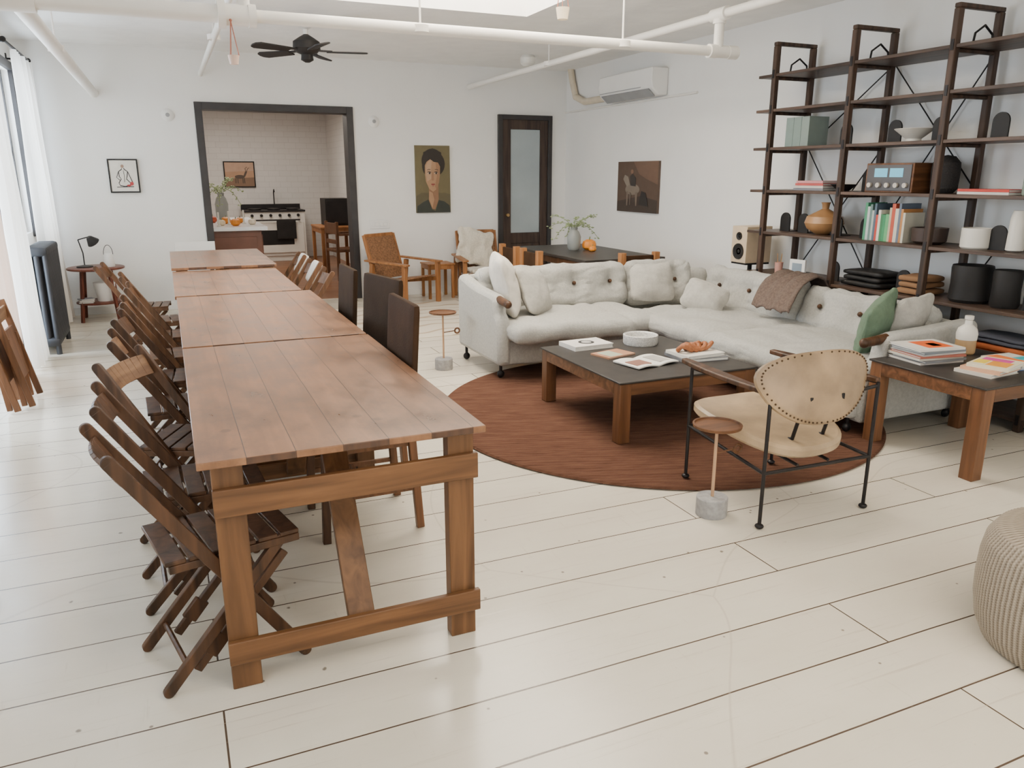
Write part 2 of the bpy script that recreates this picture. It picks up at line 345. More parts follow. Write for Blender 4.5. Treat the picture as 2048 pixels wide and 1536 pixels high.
# ---------------------------------------------------------------- room shell
XL,XR,YB,YF,ZC=-1.30,5.08,9.8,-2.6,2.85
st(MB().bx((XL-.2,YF-.2,-.1),(XR+.2,YB+.1,0)),'floor',MFLOOR)
b=MB()
b.bx((XL-.2,YB,0),(.47,YB+.2,ZC)).bx((2.11,YB,0),(XR+.2,YB+.2,ZC)).bx((.47,YB,2.25),(2.11,YB+.2,ZC))
st(b,'wall_back',MW)
st(MB().bx((XR,YF,0),(XR+.2,YB,ZC)),'wall_right',MW)
b=MB(); W1=(5.2,7.72,.12,2.52); W2=(8.35,9.5,.95,2.52); W3=(-1.5,3.0,.5,2.52)
ys=YF
for (a,c,z0,z1) in (W3,W1,W2):
    b.bx((XL-.2,ys,0),(XL,a,ZC)); b.bx((XL-.2,a,0),(XL,c,z0)); b.bx((XL-.2,a,z1),(XL,c,ZC)); ys=c
b.bx((XL-.2,ys,0),(XL,YB,ZC)); st(b,'wall_left',MW)
b=MB(); b.bx((XL,YF-.2,0),(XR,YF,.6)).bx((XL,YF-.2,2.5),(XR,YF,ZC)).bx((XL,YF-.2,.6),(-.6,YF,2.5)).bx((1.6,YF-.2,.6),(2.2,YF,2.5)).bx((4.4,YF-.2,.6),(XR,YF,2.5))
st(b,'wall_front',MW)
S1=(1.0,3.05,3.9,6.66); S_FILL=(.8,3.0,-.9,1.0)  # second opening is an added skylight above the camera, for fill light
b=MB()
b.bx((XL-.2,YF-.2,ZC),(XR+.2,S_FILL[2],ZC+.15)).bx((XL-.2,S_FILL[3],ZC),(XR+.2,S1[2],ZC+.15)).bx((XL-.2,S1[3],ZC),(XR+.2,YB+.2,ZC+.15))
for S in (S1,S_FILL):
    b.bx((XL-.2,S[2],ZC),(S[0],S[3],ZC+.15)).bx((S[1],S[2],ZC),(XR+.2,S[3],ZC+.15))
st(b,'ceiling',MCEIL)
for i,S in enumerate((S1,S_FILL)):
    b=MB(); z0,z1=ZC+.15,ZC+.45
    b.bx((S[0]-.05,S[2]-.05,z0),(S[0],S[3]+.05,z1)).bx((S[1],S[2]-.05,z0),(S[1]+.05,S[3]+.05,z1)).bx((S[0],S[2]-.05,z0),(S[1],S[2],z1)).bx((S[0],S[3],z0),(S[1],S[3]+.05,z1))
    b.bx((S[0]-.05,S[2]-.05,z1),(S[1]+.05,S[3]+.05,z1+.02),1)
    st(b,'window_%d'%(5+i),[MW,(MSKY,MSKYFILL)[i]])  # the second of these is the added, unseen fill skylight
def window(name,a,c,z0,z1,axis='x',pos=XL-.1,n=2):
    b=MB(); t=.05
    def B(u0,v0,u1,v1,d=.05,mi=0):
        if axis=='x': b.bx((pos-d/2,u0,v0),(pos+d/2,u1,v1),mi)
        else: b.bx((u0,pos-d/2,v0),(u1,pos+d/2,v1),mi)
    B(a,z0,c,z0+t,.09);B(a,z1-t,c,z1,.09);B(a,z0+t,a+t,z1-t,.09);B(c-t,z0+t,c,z1-t,.09)
    zm=(z0+z1)/2; B(a+t,zm-.025,c-t,zm+.025)
    for i in range(1,n): u=a+(c-a)*i/n; B(u-.02,z0+t,u+.02,zm-.025); B(u-.02,zm+.025,u+.02,z1-t)
    B(a+t,z0+t,c-t,z1-t,.006,1)
    st(b,name,[MFRAME,MGL])
window('window_1',*W1,n=3); window('window_2',*W2,n=2); window('window_3',*W3,n=3)
window('window_4',-.6,1.6,.6,2.5,'y',YF-.1); window('window_7',2.2,4.4,.6,2.5,'y',YF-.1)  # both windows are added behind the camera to carry fill lights
b=MB(); b.bx((XL,7.66,.05),(XL+.05,7.75,2.60)); b.bx((XL,5.15,2.52),(XL+.05,7.66,2.60)); b.bx((XL,8.27,.90),(XL+.04,8.35,2.60)); b.bx((XL,9.50,.90),(XL+.04,9.58,2.60)); b.bx((XL,8.35,2.52),(XL+.04,9.5,2.60))
st(b,'trim_3',MFRAME,.004)
b=MB(); y0,y1=YB-.025,YB+.22
b.bx((.40,y0,0),(.48,y1,2.31)).bx((2.10,y0,0),(2.18,y1,2.31)).bx((.48,y0,2.23),(2.10,y1,2.31))
st(b,'trim_1',MFRAME,.004)
b=MB(); b.bx((2.22,YB-.02,0),(4.07,YB,.09)); b.bx((XL,YB-.02,0),(.38,YB,.09)); st(b,'baseboard_back',MW,.003)
b=MB(); b.bx((XR-.02,YF,0),(XR,YB,.09)); st(b,'baseboard_right',MW,.003)
b=MB(); yd=YB-.03
b.bx((4.07,yd-.02,0),(4.13,YB,2.28)).bx((4.79,yd-.02,0),(4.85,YB,2.28)).bx((4.13,yd-.02,2.22),(4.79,YB,2.28))
st(b,'trim_2',MFRAME,.004)
b=MB(); b.bx((4.13,yd,0),(4.25,YB,2.22)).bx((4.68,yd,0),(4.79,YB,2.22)).bx((4.25,yd,2.10),(4.68,YB,2.22)).bx((4.25,yd,0),(4.68,YB,.28)).bx((4.25,yd,.62),(4.68,YB,.76)).bx((4.25,yd+.012,.28),(4.68,YB,.62))
b.bx((4.25,yd+.015,.76),(4.68,YB,2.10),1); b.cyl((4.19,yd-.05,1.0),(4.19,yd,1.0),.022,.022,mi=2)
st(b,'door_1',[MDOOR,mat('frosted_glass_painted_glow',(.33,.37,.375),.85,var=.08,scale=3,bump=.2,bscale=60,spec=.15,emit=.08),MBRASS],.003)  # glass glows faintly: backlight painted in as emission, no lamp behind it
# ---------------------------------------------------------------- kitchen
KY=15.4
st(MB().bx((-.6,YB+.1,-.1),(3.1,KY+.2,.001)),'floor_kitchen',MKF)
def tilewall(name,w,h,loc,rz):
    o=mk(MB().bx((0,0,0),(w,h,.1)),name,MTILE); o['kind']='structure'; o.location=loc; o.rotation_euler=(PI/2,0,rz)
tilewall('wall_kitchen_back',3.7,2.66,(-.6,KY+.1,0),0)
tilewall('wall_kitchen_right',5.6,2.66,(3.0,KY+.1,0),-PI/2)
st(MB().bx((-.7,YB+.2,0),(-.6,KY+.2,2.66)),'wall_kitchen_left',MW)
st(MB().bx((-.7,YB+.2,2.66),(3.2,KY+.2,2.76)),'ceiling_kitchen',mat('kitchen_ceiling',(.62,.58,.55),.8))
b=MB(); b.cyl((.2,13.6,2.55),(2.95,13.6,2.55),.03); b.cyl((1.4,13.6,2.55),(1.4,13.6,2.66),.01); top(b,'kitchen_pipe','white pipe below the kitchen ceiling','pipe',MPIPE)
I=T('kitchen_island','mahogany kitchen island with pale marble worktop','kitchen island',(.5,11.4,0))
b=MB(); b.bx((-.78,-1.15,.08),(.56,1.15,.855)); b.bx((-.70,-1.1,0),(.5,1.1,.08)); b.bx((-.70,-1.165,.30),(.5,-1.15,.78)); b.bx((.56,-1.1,.16),(.575,1.1,.8)); part(I,b,'body',MRED,.004)
b=MB(); b.bx((-.84,-1.22,.856),(.63,1.22,.90)); part(I,b,'worktop',MMARB,.004)
S=T('kitchen_range','ivory enamel cooking range with oven door against tiled wall','stove',(1.78,15.0,0))
b=MB(); b.bx((-.52,-.3,.1),(.52,.3,.88)); b.bx((-.5,-.27,0),(.5,.27,.1)); part(S,b,'body',MIVORY,.006)
b=MB(); b.bx((-.53,-.33,.881),(.53,.3,.91)); b.bx((-.53,.26,.91),(.53,.3,1.0))
for i in range(3):
    for j in range(2): b.cyl((-.33+.33*i,-.14+.25*j,.91),(-.33+.33*i,-.14+.25*j,.935),.11,.11)
part(S,b,'cooktop',MIRON,.003)
b=MB(); b.bx((-.48,-.33,.16),(.48,-.301,.70)); b.bx((-.3,-.335,.3),(.3,-.33,.56),1); d=part(S,b,'oven_door',[MIVORY,MBLK],.004)
b=MB(); b.cyl((-.42,-.37,.74),(.42,-.37,.74),.014); b.cyl((-.4,-.37,.74),(-.4,-.3,.74),.01); b.cyl((.4,-.37,.74),(.4,-.3,.74),.01); part(d,b,'handle',MIRON)
for i in range(6):
    b=MB(); b.cyl((-.4+.16*i,-.34,.82),(-.4+.16*i,-.3,.82),.025); part(S,b,'knob',MBLK)
b=MB(); b.soft((0,0,0),(.34,.02,.34),.01,amp=.004); top(b,'dish_towel','dark dish towel hanging on the oven handle','towel',MBLK,(1.95,14.605,.575))
b=MB(); b.cyl((0,0,0),(0,0,.2),.01); b.tube([(0,0,.2),(0,-.06,.26),(0,-.12,.22)],.01); top(b,'pot_filler','thin metal faucet on the range ledge','faucet',MIRON,(1.85,15.28,1.0))
def simple_table(nm,label,cat,loc,w,d,h,leg,mt,ml,ap=.07,topt=.03,rz=0,inset=.01,ml2=None,group=None):
    t=T(nm,label,cat,loc,rz,group)
    part(t,MB().bx((-w/2,-d/2,h-topt),(w/2,d/2,h)),'tabletop',mt,.004)
    b=MB(); x=w/2-inset; y=d/2-inset; z1=h-topt-.0005
    b.bx((-x+leg,-y,z1-ap),(x-leg,-y+.022,z1)).bx((-x+leg,y-.022,z1-ap),(x-leg,y,z1)).bx((-x,-y+leg,z1-ap),(-x+.022,y-leg,z1)).bx((x-.022,-y+leg,z1-ap),(x,y-leg,z1))
    part(t,b,'apron',ml2 or ml,.002)
    for sx in(-1,1):
        for sy in(-1,1):
            b=MB(); b.bx((sx*x,sy*y,0),(sx*(x-leg),sy*(y-leg),z1)); part(t,b,'leg',ml,.004)
    return t
simple_table('kitchen_table','small honey wood kitchen table by tiled wall','table',(2.45,12.75,0),.6,.9,.74,.05,MHON,MHON)
b=MB(); b.bx((-.2,-.22,0),(.2,.22,.42)); b.bx((-.18,-.235,.03),(.18,-.22,.39),1); top(b,'countertop_oven','black box oven on the kitchen table','oven',[MBLK,MIRON],(2.5,12.85,.7405),bev=.01)
def kchair(loc,rz):
    c=T('kitchen_chair','brown wooden armchair at the kitchen table','chair',loc,rz)
    part(c,MB().bx((-.22,-.22,.42),(.22,.22,.46)),'seat',MMW,.006)
    for sx in(-1,1):
        part(c,MB().bx((sx*.22,-.22,0),(sx*.18,-.18,.66)),'leg',MMW,.004)
        part(c,MB().bx((sx*.22,.18,0),(sx*.18,.22,.86)),'leg',MMW,.004)
        part(c,MB().bx((sx*.24,-.24,.66),(sx*.17,.18,.69)),'armrest',MMW,.004)
    part(c,MB().bx((-.2,.185,.68),(.2,.215,.84)).bx((-.2,.185,.54),(.2,.215,.6)),'backrest',MMW,.004)
    return c
kchair((2.4,11.75,0),PI/2+.2)
# ---------------------------------------------------------------- pictures
def painting(name,label,w,h,layers,loc,rz=0,frame=None,fw=.015,d=.025,bg=(.5,.45,.3)):
    t=T(name,label,'picture',loc,rz)
    mats=[cm(bg)]; b=MB(); b.bx((-w/2,-d,-h/2),(w/2,0,h/2))
    for i,(poly,col) in enumerate(layers):
        m=cm(col)
        if m not in mats: mats.append(m)
        y=-d-.0006*(i+1)
        M=Matrix(((w/2,0,0,0),(0,0,1,0),(0,h/2,0,0),(0,0,0,1)))
        b.prism(poly,y,y+.0007,M,mats.index(m))
    part(t,b,'canvas',mats)
    if frame:
        b=MB(); W,H=w/2+fw,h/2+fw; dd=d+.008
        b.bx((-W,-dd,-H),(-w/2,0,H)).bx((w/2,-dd,-H),(W,0,H)).bx((-w/2,-dd,h/2),(w/2,0,H)).bx((-w/2,-dd,-H),(w/2,0,-h/2)); part(t,b,'picture_frame',frame,.002)
    return t
def E(cx,cy,rx,ry,n=28): return circ(rx,n,cx,cy,ry)
def stroke(pts,w,close=False):
    L=[];R=[]
    for i,p in enumerate(pts):
        a=pts[max(0,i-1)];c=pts[min(len(pts)-1,i+1)];dx,dy=c[0]-a[0],c[1]-a[1];l=math.hypot(dx,dy) or 1
        L.append((p[0]-dy/l*w,p[1]+dx/l*w));R.append((p[0]+dy/l*w,p[1]-dx/l*w))
    return L+R[::-1]
olive=(.15,.12,.055); skin=(.40,.23,.125); skl=(.48,.30,.18); sk2=(.26,.135,.07); hair=(.026,.018,.013)
painting('portrait_painting','oil portrait of dark-haired woman on olive ground',.46,.83,[
 ([(-1,-1),(1,-1),(1,-.45),(.7,-.4),(-.7,-.4),(-1,-.5)],(.11,.09,.045)),
 ([(-.98,-1),(-.95,-.80),(-.62,-.68),(-.3,-.6),(-.1,-.9),(.1,-.95),(.3,-.62),(.62,-.66),(.93,-.78),(.98,-1)],(.030,.034,.026)),
 ([(-.24,-.05),(-.28,-.62),(-.08,-.88),(.08,-.90),(.30,-.60),(.30,0)],sk2),([(-.24,-.35),(-.26,-.6),(-.08,-.86),(.04,-.6),(-.05,-.4)],skin),
 (E(-.02,.55,.62,.36),hair),(E(.12,.46,.58,.36),hair),(E(-.28,.40,.34,.30),hair),
 ([(-.46,.45),(-.47,.15),(-.42,-.06),(-.25,-.27),(-.02,-.37),(.16,-.30),(.33,-.10),(.40,.15),(.42,.45),(.3,.6),(.0,.68),(-.3,.6)],skin),
 ([(-.40,.40),(-.40,.12),(-.34,-.06),(-.12,.02),(-.10,.4),(-.05,.58),(-.25,.55)],skl),
 ([(.15,.55),(.42,.45),(.40,.15),(.33,-.10),(.16,-.30),(.10,-.2),(.22,.1)],(.31,.165,.085)),
 ([(-.52,.30),(-.54,.8),(.0,.92),(.5,.8),(.5,.22),(.42,.38),(.30,.50),(.05,.52),(-.15,.60),(-.36,.52),(-.46,.42)],hair),
 (E(-.22,.185,.10,.028),(.45,.34,.25)),(E(.16,.185,.10,.028),(.45,.34,.25)),(E(-.20,.185,.05,.03),(.02,.015,.01)),(E(.18,.185,.05,.03),(.02,.015,.01)),
 (stroke([(-.33,.215),(-.22,.232),(-.11,.21)],.012),(.07,.035,.02)),(stroke([(.06,.21),(.16,.232),(.27,.21)],.012),(.07,.035,.02)),
 (stroke([(-.34,.275),(-.25,.30),(-.15,.29)],.008),hair),(stroke([(.10,.29),(.19,.30),(.29,.275)],.008),hair),
 ([(-.05,.22),(.00,.22),(.045,.0),(.0,-.04),(-.10,-.03),(-.11,.0)],(.32,.17,.09)),
 ([(-.14,-.140),(-.08,-.118),(-.03,-.128),(.03,-.118),(.10,-.140),(.04,-.178),(-.08,-.178)],(.31,.075,.055)),(stroke([(-.14,-.141),(-.03,-.145),(.10,-.141)],.004),(.12,.02,.015)),
 (stroke([(-.08,-.20),(.03,-.20)],.008),(.27,.14,.075))],
 (3.165,YB,1.465),bg=olive,d=.03)
bk=(.03,.025,.025)
painting('figure_sketch','framed ink sketch of a seated figure from behind',.27,.33,[
 (E(-.05,.62,.12,.11),(.35,.22,.15)),
 (stroke([(-.10,.50),(-.12,.42),(-.36,.28),(-.34,-.05),(-.22,-.2),(-.42,-.45),(-.35,-.62),(.0,-.68)],.03),bk),(stroke([(.05,.50),(.07,.42),(.30,.28),(.22,-.05),(.16,-.2),(.42,-.45),(.36,-.62),(.0,-.68)],.03),bk),
 (stroke([(0,.35),(.03,0),(0,-.4)],.018),bk),(stroke([(-.36,.28),(-.55,-.1),(-.3,-.30)],.025),bk),(stroke([(.30,.28),(.5,-.2),(.62,-.5)],.025),bk),
 (stroke([(-.6,-.72),(.65,-.70)],.02),bk),(E(.52,-.50,.13,.12),(.42,.04,.04)),(E(.30,-.62,.16,.06),(.42,.04,.04))],(-.39,YB,1.51),frame=MBLK,bg=(.72,.68,.60))
painting('deer_painting','framed landscape painting of a standing deer',.50,.42,[
 ([(-1,-1),(1,-1),(1,-.25),(-1,-.35)],(.25,.15,.09)),([(-1,.2),(1,.3),(1,1),(-1,1)],(.55,.36,.25)),
 (E(.0,-.2,.35,.16),(.10,.07,.05)),([(.25,-.15),(.4,.25),(.55,.25),(.5,.1),(.38,-.2)],(.10,.07,.05)),
 (stroke([(.45,.25),(.4,.5),(.55,.62)],.02),(.08,.06,.04)),(stroke([(.5,.25),(.6,.5),(.7,.55)],.02),(.08,.06,.04)),
 (stroke([(-.28,-.3),(-.3,-.75)],.03),(.08,.06,.04)),(stroke([(-.15,-.3),(-.15,-.75)],.03),(.08,.06,.04)),(stroke([(.2,-.3),(.2,-.75)],.03),(.08,.06,.04)),(stroke([(.3,-.3),(.32,-.75)],.03),(.08,.06,.04))],
 (1.29,KY,1.53),frame=MBLK,fw=.02,bg=(.50,.30,.18))
painting('horse_painting','unframed dark oil painting of rider on pale horse',.86,.575,[
 ([(-1,-1),(1,-1),(1,-.5),(.2,-.35),(-1,-.6)],(.050,.034,.026)),([(-.2,1),(1,1),(1,.1),(.5,.3),(.1,.5)],(.15,.085,.055)),
 (E(-.22,-.1,.36,.22),(.19,.15,.115)),([(-.50,.0),(-.70,.30),(-.62,.48),(-.45,.40),(-.35,.1)],(.22,.18,.14)),
 ([(-.32,.05),(-.36,.42),(-.22,.52),(-.05,.35),(-.05,.02)],(.035,.028,.025)),(E(-.25,.60,.07,.09),(.2,.11,.07)),
 ([(-.50,-.15),(-.42,-.2),(-.44,-.75),(-.50,-.75)],(.16,.12,.09)),([(-.34,-.2),(-.26,-.25),(-.30,-.72),(-.35,-.72)],(.12,.09,.07)),([(-.06,-.2),(.06,-.2),(.02,-.75),(-.03,-.75)],(.16,.12,.09)),
 ([(.12,-.7),(.25,-.15),(.45,-.22),(.60,-.75)],(.025,.02,.018))],
 (XR,7.93,1.385),rz=-PI/2,bg=(.095,.058,.040),d=.03)
for (x,z,nm) in ((.12,2.16,'round white alarm sounder high on the wall'),(2.43,2.15,'round white smoke sensor high on the wall')):
    b=MB(); b.lathe([(.062,0),(.068,.014),(.045,.034),(0,.04)],M=Matrix.Rotation(PI/2,4,'X')); b.lathe([(.022,.039),(.022,.045),(0,.047)],M=Matrix.Rotation(PI/2,4,'X'),mi=1)
    top(b,'wall_sensor',nm,'sensor',[MACW,MGREYP],(x,YB,z),group='sensors on the back wall')
b=MB(); b.lathe([(.028,0),(.03,.01),(.0,.02)],M=Matrix.Rotation(PI/2,4,'X')); top(b,'wall_sensor','small round white thermostat beside the door','sensor',MACW,(3.98,YB,1.50))
b=MB(); b.bx((-.13,-.01,-.055),(.13,0,.055))
for i in range(4): b.bx((-.105+.055*i,-.018,-.025),(-.07+.055*i,-.01,.025))
top(b,'switch_plate','white four-gang light switch plate','light switch',MACW,(2.45,YB,.92),bev=.002)
# ---------------------------------------------------------------- pipes, fan, AC
PZ=2.36
P=T('sprinkler_pipe_run','white painted sprinkler pipe run with tee fittings','pipe',(0,0,0))
b=MB(); b.cyl((-1.28,4.8,PZ),(.44,4.8,PZ),.047,seg=24); b.cyl((.44,4.8,PZ),(3.8,4.8,PZ),.034,seg=24)
for x in (-.58,): b.cyl((x-.09,4.8,PZ),(x+.09,4.8,PZ),.062)
b.cyl((.36,4.8,PZ),(.40,4.8,PZ),.075); b.cyl((.52,4.8,PZ),(.56,4.8,PZ),.06); b.cyl((.40,4.8,PZ),(.52,4.8,PZ),.056)
b.cyl((3.6,4.8,PZ),(3.66,4.8,PZ),.046); b.cyl((3.66,4.8,PZ),(3.76,4.8,PZ),.042); b.cyl((3.76,4.8,PZ),(3.84,4.8,PZ),.046)
part(P,b,'pipe',MPIPE)
b=MB(); b.cyl((-.58,4.8,PZ),(-.58,YB,PZ),.045,seg=24); part(P,b,'pipe',MPIPE)
b=MB(); b.cyl((3.68,4.8,PZ),(3.68,4.8,2.6),.034); b.cyl((3.68,2.5,2.6),(3.68,YB,2.6),.03); b.cyl((3.68,4.72,2.6),(3.68,4.88,2.6),.045); b.cyl((3.68,4.8,2.54),(3.68,4.8,2.57),.045); part(P,b,'pipe',MPIPE)
b=MB(); b.cyl((.5,4.8,PZ),(.5,4.8,2.6),.034); b.cyl((.5,4.8,2.6),(.5,YB,2.6),.026); b.sph((.5,4.8,2.6),.045); part(P,b,'pipe',MPIPE)
for x,y,z in ((2.9,4.8,PZ),(-.58,6.5,PZ),(3.68,7.5,2.6),(.5,7.2,2.6),(1.5,4.8,PZ)):
    b=MB(); b.cyl((x,y,z),(x,y,ZC),.006); b.lathe([(.052,-.02),(.052,.02)],(x,y,z)); part(P,b,'hanger',MPIPE)
def hanging(loc,r,h,l,m,lab):
    t=T('hanging_pot',lab,'hanging pot',loc)
    b=MB(); b.lathe([(r*.75,0),(r,h),(r*.85,h),(r*.65,.01),(0,.01)]); part(t,b,'pot',m)
    b=MB()
    for k in range(3):
        a=k*2.09; b.cyl((r*.95*math.cos(a),r*.95*math.sin(a),h),(0,0,l),.003,seg=6)
    b.sph((0,0,l),.008); part(t,b,'cord',cm((.35,.12,.07)))
hanging((.42,4.73,2.10),.030,.045,.22,cm((.7,.50,.40)),'small terracotta pot hanging by cords from pipe')
hanging((2.50,4.9,2.50),.045,.07,.35,cm((.72,.60,.42)),'small cream pot hanging by cords below ceiling')
b=MB(); b.lathe([(.07,0),(.09,-.03),(.085,-.09),(.05,-.12),(0,-.125)]); top(b,'ceiling_lamp','small flush white ceiling lamp','lamp',MIVORY,(4.0,8.7,ZC))
F=T('ceiling_fan','black five-blade ceiling fan hanging from ceiling','fan',(1.28,7.45,-.03))
b=MB(); b.lathe([(.07,2.879),(.06,2.80),(.02,2.78),(.018,2.72)]); part(F,b,'ceiling_mount',MPIPE)
b=MB(); b.lathe([(.02,2.74),(.07,2.71),(.115,2.68),(.12,2.62),(.09,2.59),(.05,2.575),(.055,2.53),(.02,2.51),(0,2.51)],seg=28); part(F,b,'motor_housing',MBLK)
for k in range(5):
    a=1.05+k*2*PI/5; R=Matrix.Rotation(a,4,'Z')@Matrix.Rotation(.2,4,'X')
    b=MB(); b.prism([(.17,-.045),(.48,-.065),(.52,-.04),(.53,0),(.52,.04),(.48,.065),(.17,.045)],-.005,.005,Matrix.Translation((0,0,2.60))@R)
    bl=part(F,b,'fan_blade',MBLK)
    b=MB(); b.beam((.08*math.cos(a),.08*math.sin(a),2.61),(.22*math.cos(a),.22*math.sin(a),2.605),.04,.012,side=(0,0,1)); part(bl,b,'blade_bracket',MIRON)
A=T('air_conditioner','white wall-mounted split air conditioner','air conditioner',(XR,8.0,2.49))
b=MB()
b.prism([(-.21,.14),(0,.14),(0,-.14),(-.12,-.14),(-.20,-.07),(-.22,.02)],-.56,.56,Matrix(((1,0,0,0),(0,0,1,0),(0,1,0,0),(0,0,0,1)))); part(A,b,'housing',MACW,.012)
b=MB(); b.box((-.168,0,-.112),(.11,1.0,.008),(0,.72,0)); b.bx((-.2215,-.35,-.052),(-.213,.53,-.046)); part(A,b,'air_flap',MGREYP)
b=MB(); b.tube([(5.03,8.56,2.42),(5.03,9.2,2.42),(5.03,9.45,2.5),(5.03,9.55,2.7),(5.03,9.6,2.85)],.04,16); top(b,'drain_pipe','cream curved line-set duct beside the air conditioner','pipe',cm((.70,.60,.45)))
b=MB(); b.cyl((5.068,6.9,2.33),(5.068,9.8,2.33),.012); top(b,'conduit_pipe','thin white conduit along the wall','pipe',MPIPE)
# ---------------------------------------------------------------- long tables
def trestle_table(y0,y1,x0,x1,h,lab):
    t=T('trestle_table',lab,'table',(x0,y0,0),0,'tables pushed end to end'); w=x1-x0; l=y1-y0
    part(t,MB().bx((0,0,h-.022),(w,l,h)),'tabletop',MTOP,.003)
    for k,yy in enumerate((.055,l-.115)):
        s=-1 if k==0 else 1
        for xa in (.035,w-.110):
            b=MB(); b.bx((xa,yy,0),(xa+.087,yy+.05,h-.0225)); part(t,b,'leg',MTR,.003)
        ya=yy-.022 if k==0 else yy+.0505
        b=MB(); b.bx((.033,ya,h-.185),(w-.015,ya+.0215,h-.10)); part(t,b,'rail',MTRX,.003)
        b=MB(); b.bx((.033,ya,.095),(w-.012,ya+.0215,.170)); part(t,b,'stretcher',MTRX,.003)
        b=MB(); m=w*.52
        b.beam((m,yy+.02,.13),(m,yy+s*(-.42),h-.05),.085,.03,side=(0,1,0)); part(t,b,'brace',MTR,.003)
    b=MB(); b.bx((.06,.11,h-.09),(.082,l-.13,h-.0245)); part(t,b,'apron',MMWY,.002)
    b=MB(); b.bx((w-.082,.11,h-.09),(w-.06,l-.13,h-.0245)); part(t,b,'apron',MMWY,.002)
trestle_table(2.15,3.73,0,.85,.76,'long reddish-brown plank trestle table, near end of row')
trestle_table(3.745,5.38,0,.845,.762,'reddish-brown plank trestle table in a row')
trestle_table(5.395,6.84,-.01,.79,.765,'reddish-brown plank trestle table in a row')
trestle_table(6.855,8.42,-.015,.81,.79,'reddish-brown plank trestle table at far end of row')
# ---------------------------------------------------------------- folding chairs
def folding_chair(loc,rz,slat,frame=MDW,lab='dark wooden slatted folding chair beside the long table'):
    c=T('folding_chair',lab,'chair',loc,rz,'folding chairs along the long table')
    for s in(-1,1):
        y=s*.175
        b=MB(); b.beam((-.27,y,.78),(.225,y,.018),.038,.022); b.cyl((-.27,y-.0105,.78),(-.27,y+.0105,.78),.0188); b.cyl((.225,y-.0105,.0195),(.225,y+.0105,.0195),.0188); part(c,b,'back_post',frame,.003)
        b=MB(); y2=s*.145; b.beam((.19,y2,.425),(-.19,y2,.018),.034,.022); b.cyl((-.19,y2-.0105,.018),(-.19,y2+.0105,.018),.0168); part(c,b,'leg',frame,.003)
        b=MB(); y3=s*.121; b.beam((.20,y3,.36),(-.10,y3,.045),.028,.018); b.beam((-.06,s*.121,.085),(-.01,s*.121,.14),.05,.0185); part(c,b,'lower_strut',frame,.003)
    b=MB()
    n=8
    for i in range(n):
        y0=-.163+.326*i/n; y1=-.163+.326*(i+1)/n; cv=lambda y:-.028*(1-(y/.163)**2)
        b.beam((-.232+cv(y0),y0,.715),(-.232+cv(y1),y1,.715),.012,.095,side=(-.50,0,.86))
    part(c,b,'backrest',slat,.002)
    b=MB()
    for i in range(6): b.box((-.13+.068*i,0,.432),(.060,.315,.014))
    b.bx((-.15,-.16,.40),(.24,-.135,.425)).bx((-.15,.135,.40),(.24,.16,.425)); part(c,b,'seat',frame,.003)
    for p in (((-.13,-.13,.085),(-.13,.13,.085)),((.17,-.165,.10),(.17,.165,.10))): part(c,MB().cyl(p[0],p[1],.009,seg=8),'stretcher',frame)
    return c
MDW2=wood('worn_brown_wood',(.050,.024,.010),(.17,.080,.038),'Z',.45)
FC=folding_chair((.01,2.43,0),.22,MDW)
FC2=folding_chair((.0,3.44,0),-.42,MSLAT,lab='dark folding chair with worn lighter back slat')
for (x,y,r) in ((-.02,2.92,.06),(-.03,4.60,-.05)): dup(FC,(x,y,0),r)
for (x,y,r) in ((-.03,4.02,.05),): dup(FC2,(x,y,0),r)
FC3=folding_chair((-.03,5.22,0),.04,MDW2,MDW2,lab='brown wooden folding chair further along the table')
for (x,y,r) in ((-.03,5.88,.0),(-.10,6.55,.06),(-.30,7.35,-.08)): dup(FC3,(x,y,0),r)
for (x,y,r) in ((.86,6.25,PI),(.88,6.95,PI+.1),(.87,7.65,PI)): dup(FC3,(x,y,0),r)
for (x,y) in ((.96,6.95),(.96,7.65)):
    b=MB(); b.soft((0,0,0),(.05,.28,.20),.02,amp=.01,rot=(0,.5,0)); top(b,'white_cloth','white cloth draped over folding chair back','cloth',MWPIL,(x+.17,y,.70),group='cloths on chair backs')
for k in range(2):
    c=T('folded_chair','brown folded wooden chair leaning against window wall','chair',(-1.12+.07*k,5.92+.10*k,0),0,'folded chairs leaning on wall')
    for s in(-1,1):
        b=MB(); b.beam((-.05,s*.175,.70),(.09,s*.175,.02),.04,.022); part(c,b,'back_post',MMW,.004)
        b=MB(); b.beam((0.0,s*.145,.48),(.04,s*.145,.02),.034,.022); part(c,b,'leg',MMW,.004)
    b=MB(); b.box((-.035,0,.62),(.014,.33,.09)); part(c,b,'backrest',MSLAT,.003)
    b=MB(); b.box((.015,0,.36),(.02,.285,.34),(0,-.16,0)); part(c,b,'seat',MMW,.003)
c=T('white_chair','white painted slatted chair at table head','chair',(.24,8.85,0))
part(c,MB().bx((-.2,-.2,.42),(.2,.2,.45)),'seat',MACW,.004)
for sx in(-1,1):
    part(c,MB().bx((sx*.2,-.2,0),(sx*.17,-.17,.42)),'leg',MACW,.003); part(c,MB().bx((sx*.2,.17,0),(sx*.17,.2,.83)),'leg',MACW,.003)
part(c,MB().bx((-.2,.175,.72),(.2,.195,.83)).bx((-.2,.175,.57),(.2,.195,.65)),'backrest',MACW,.003)
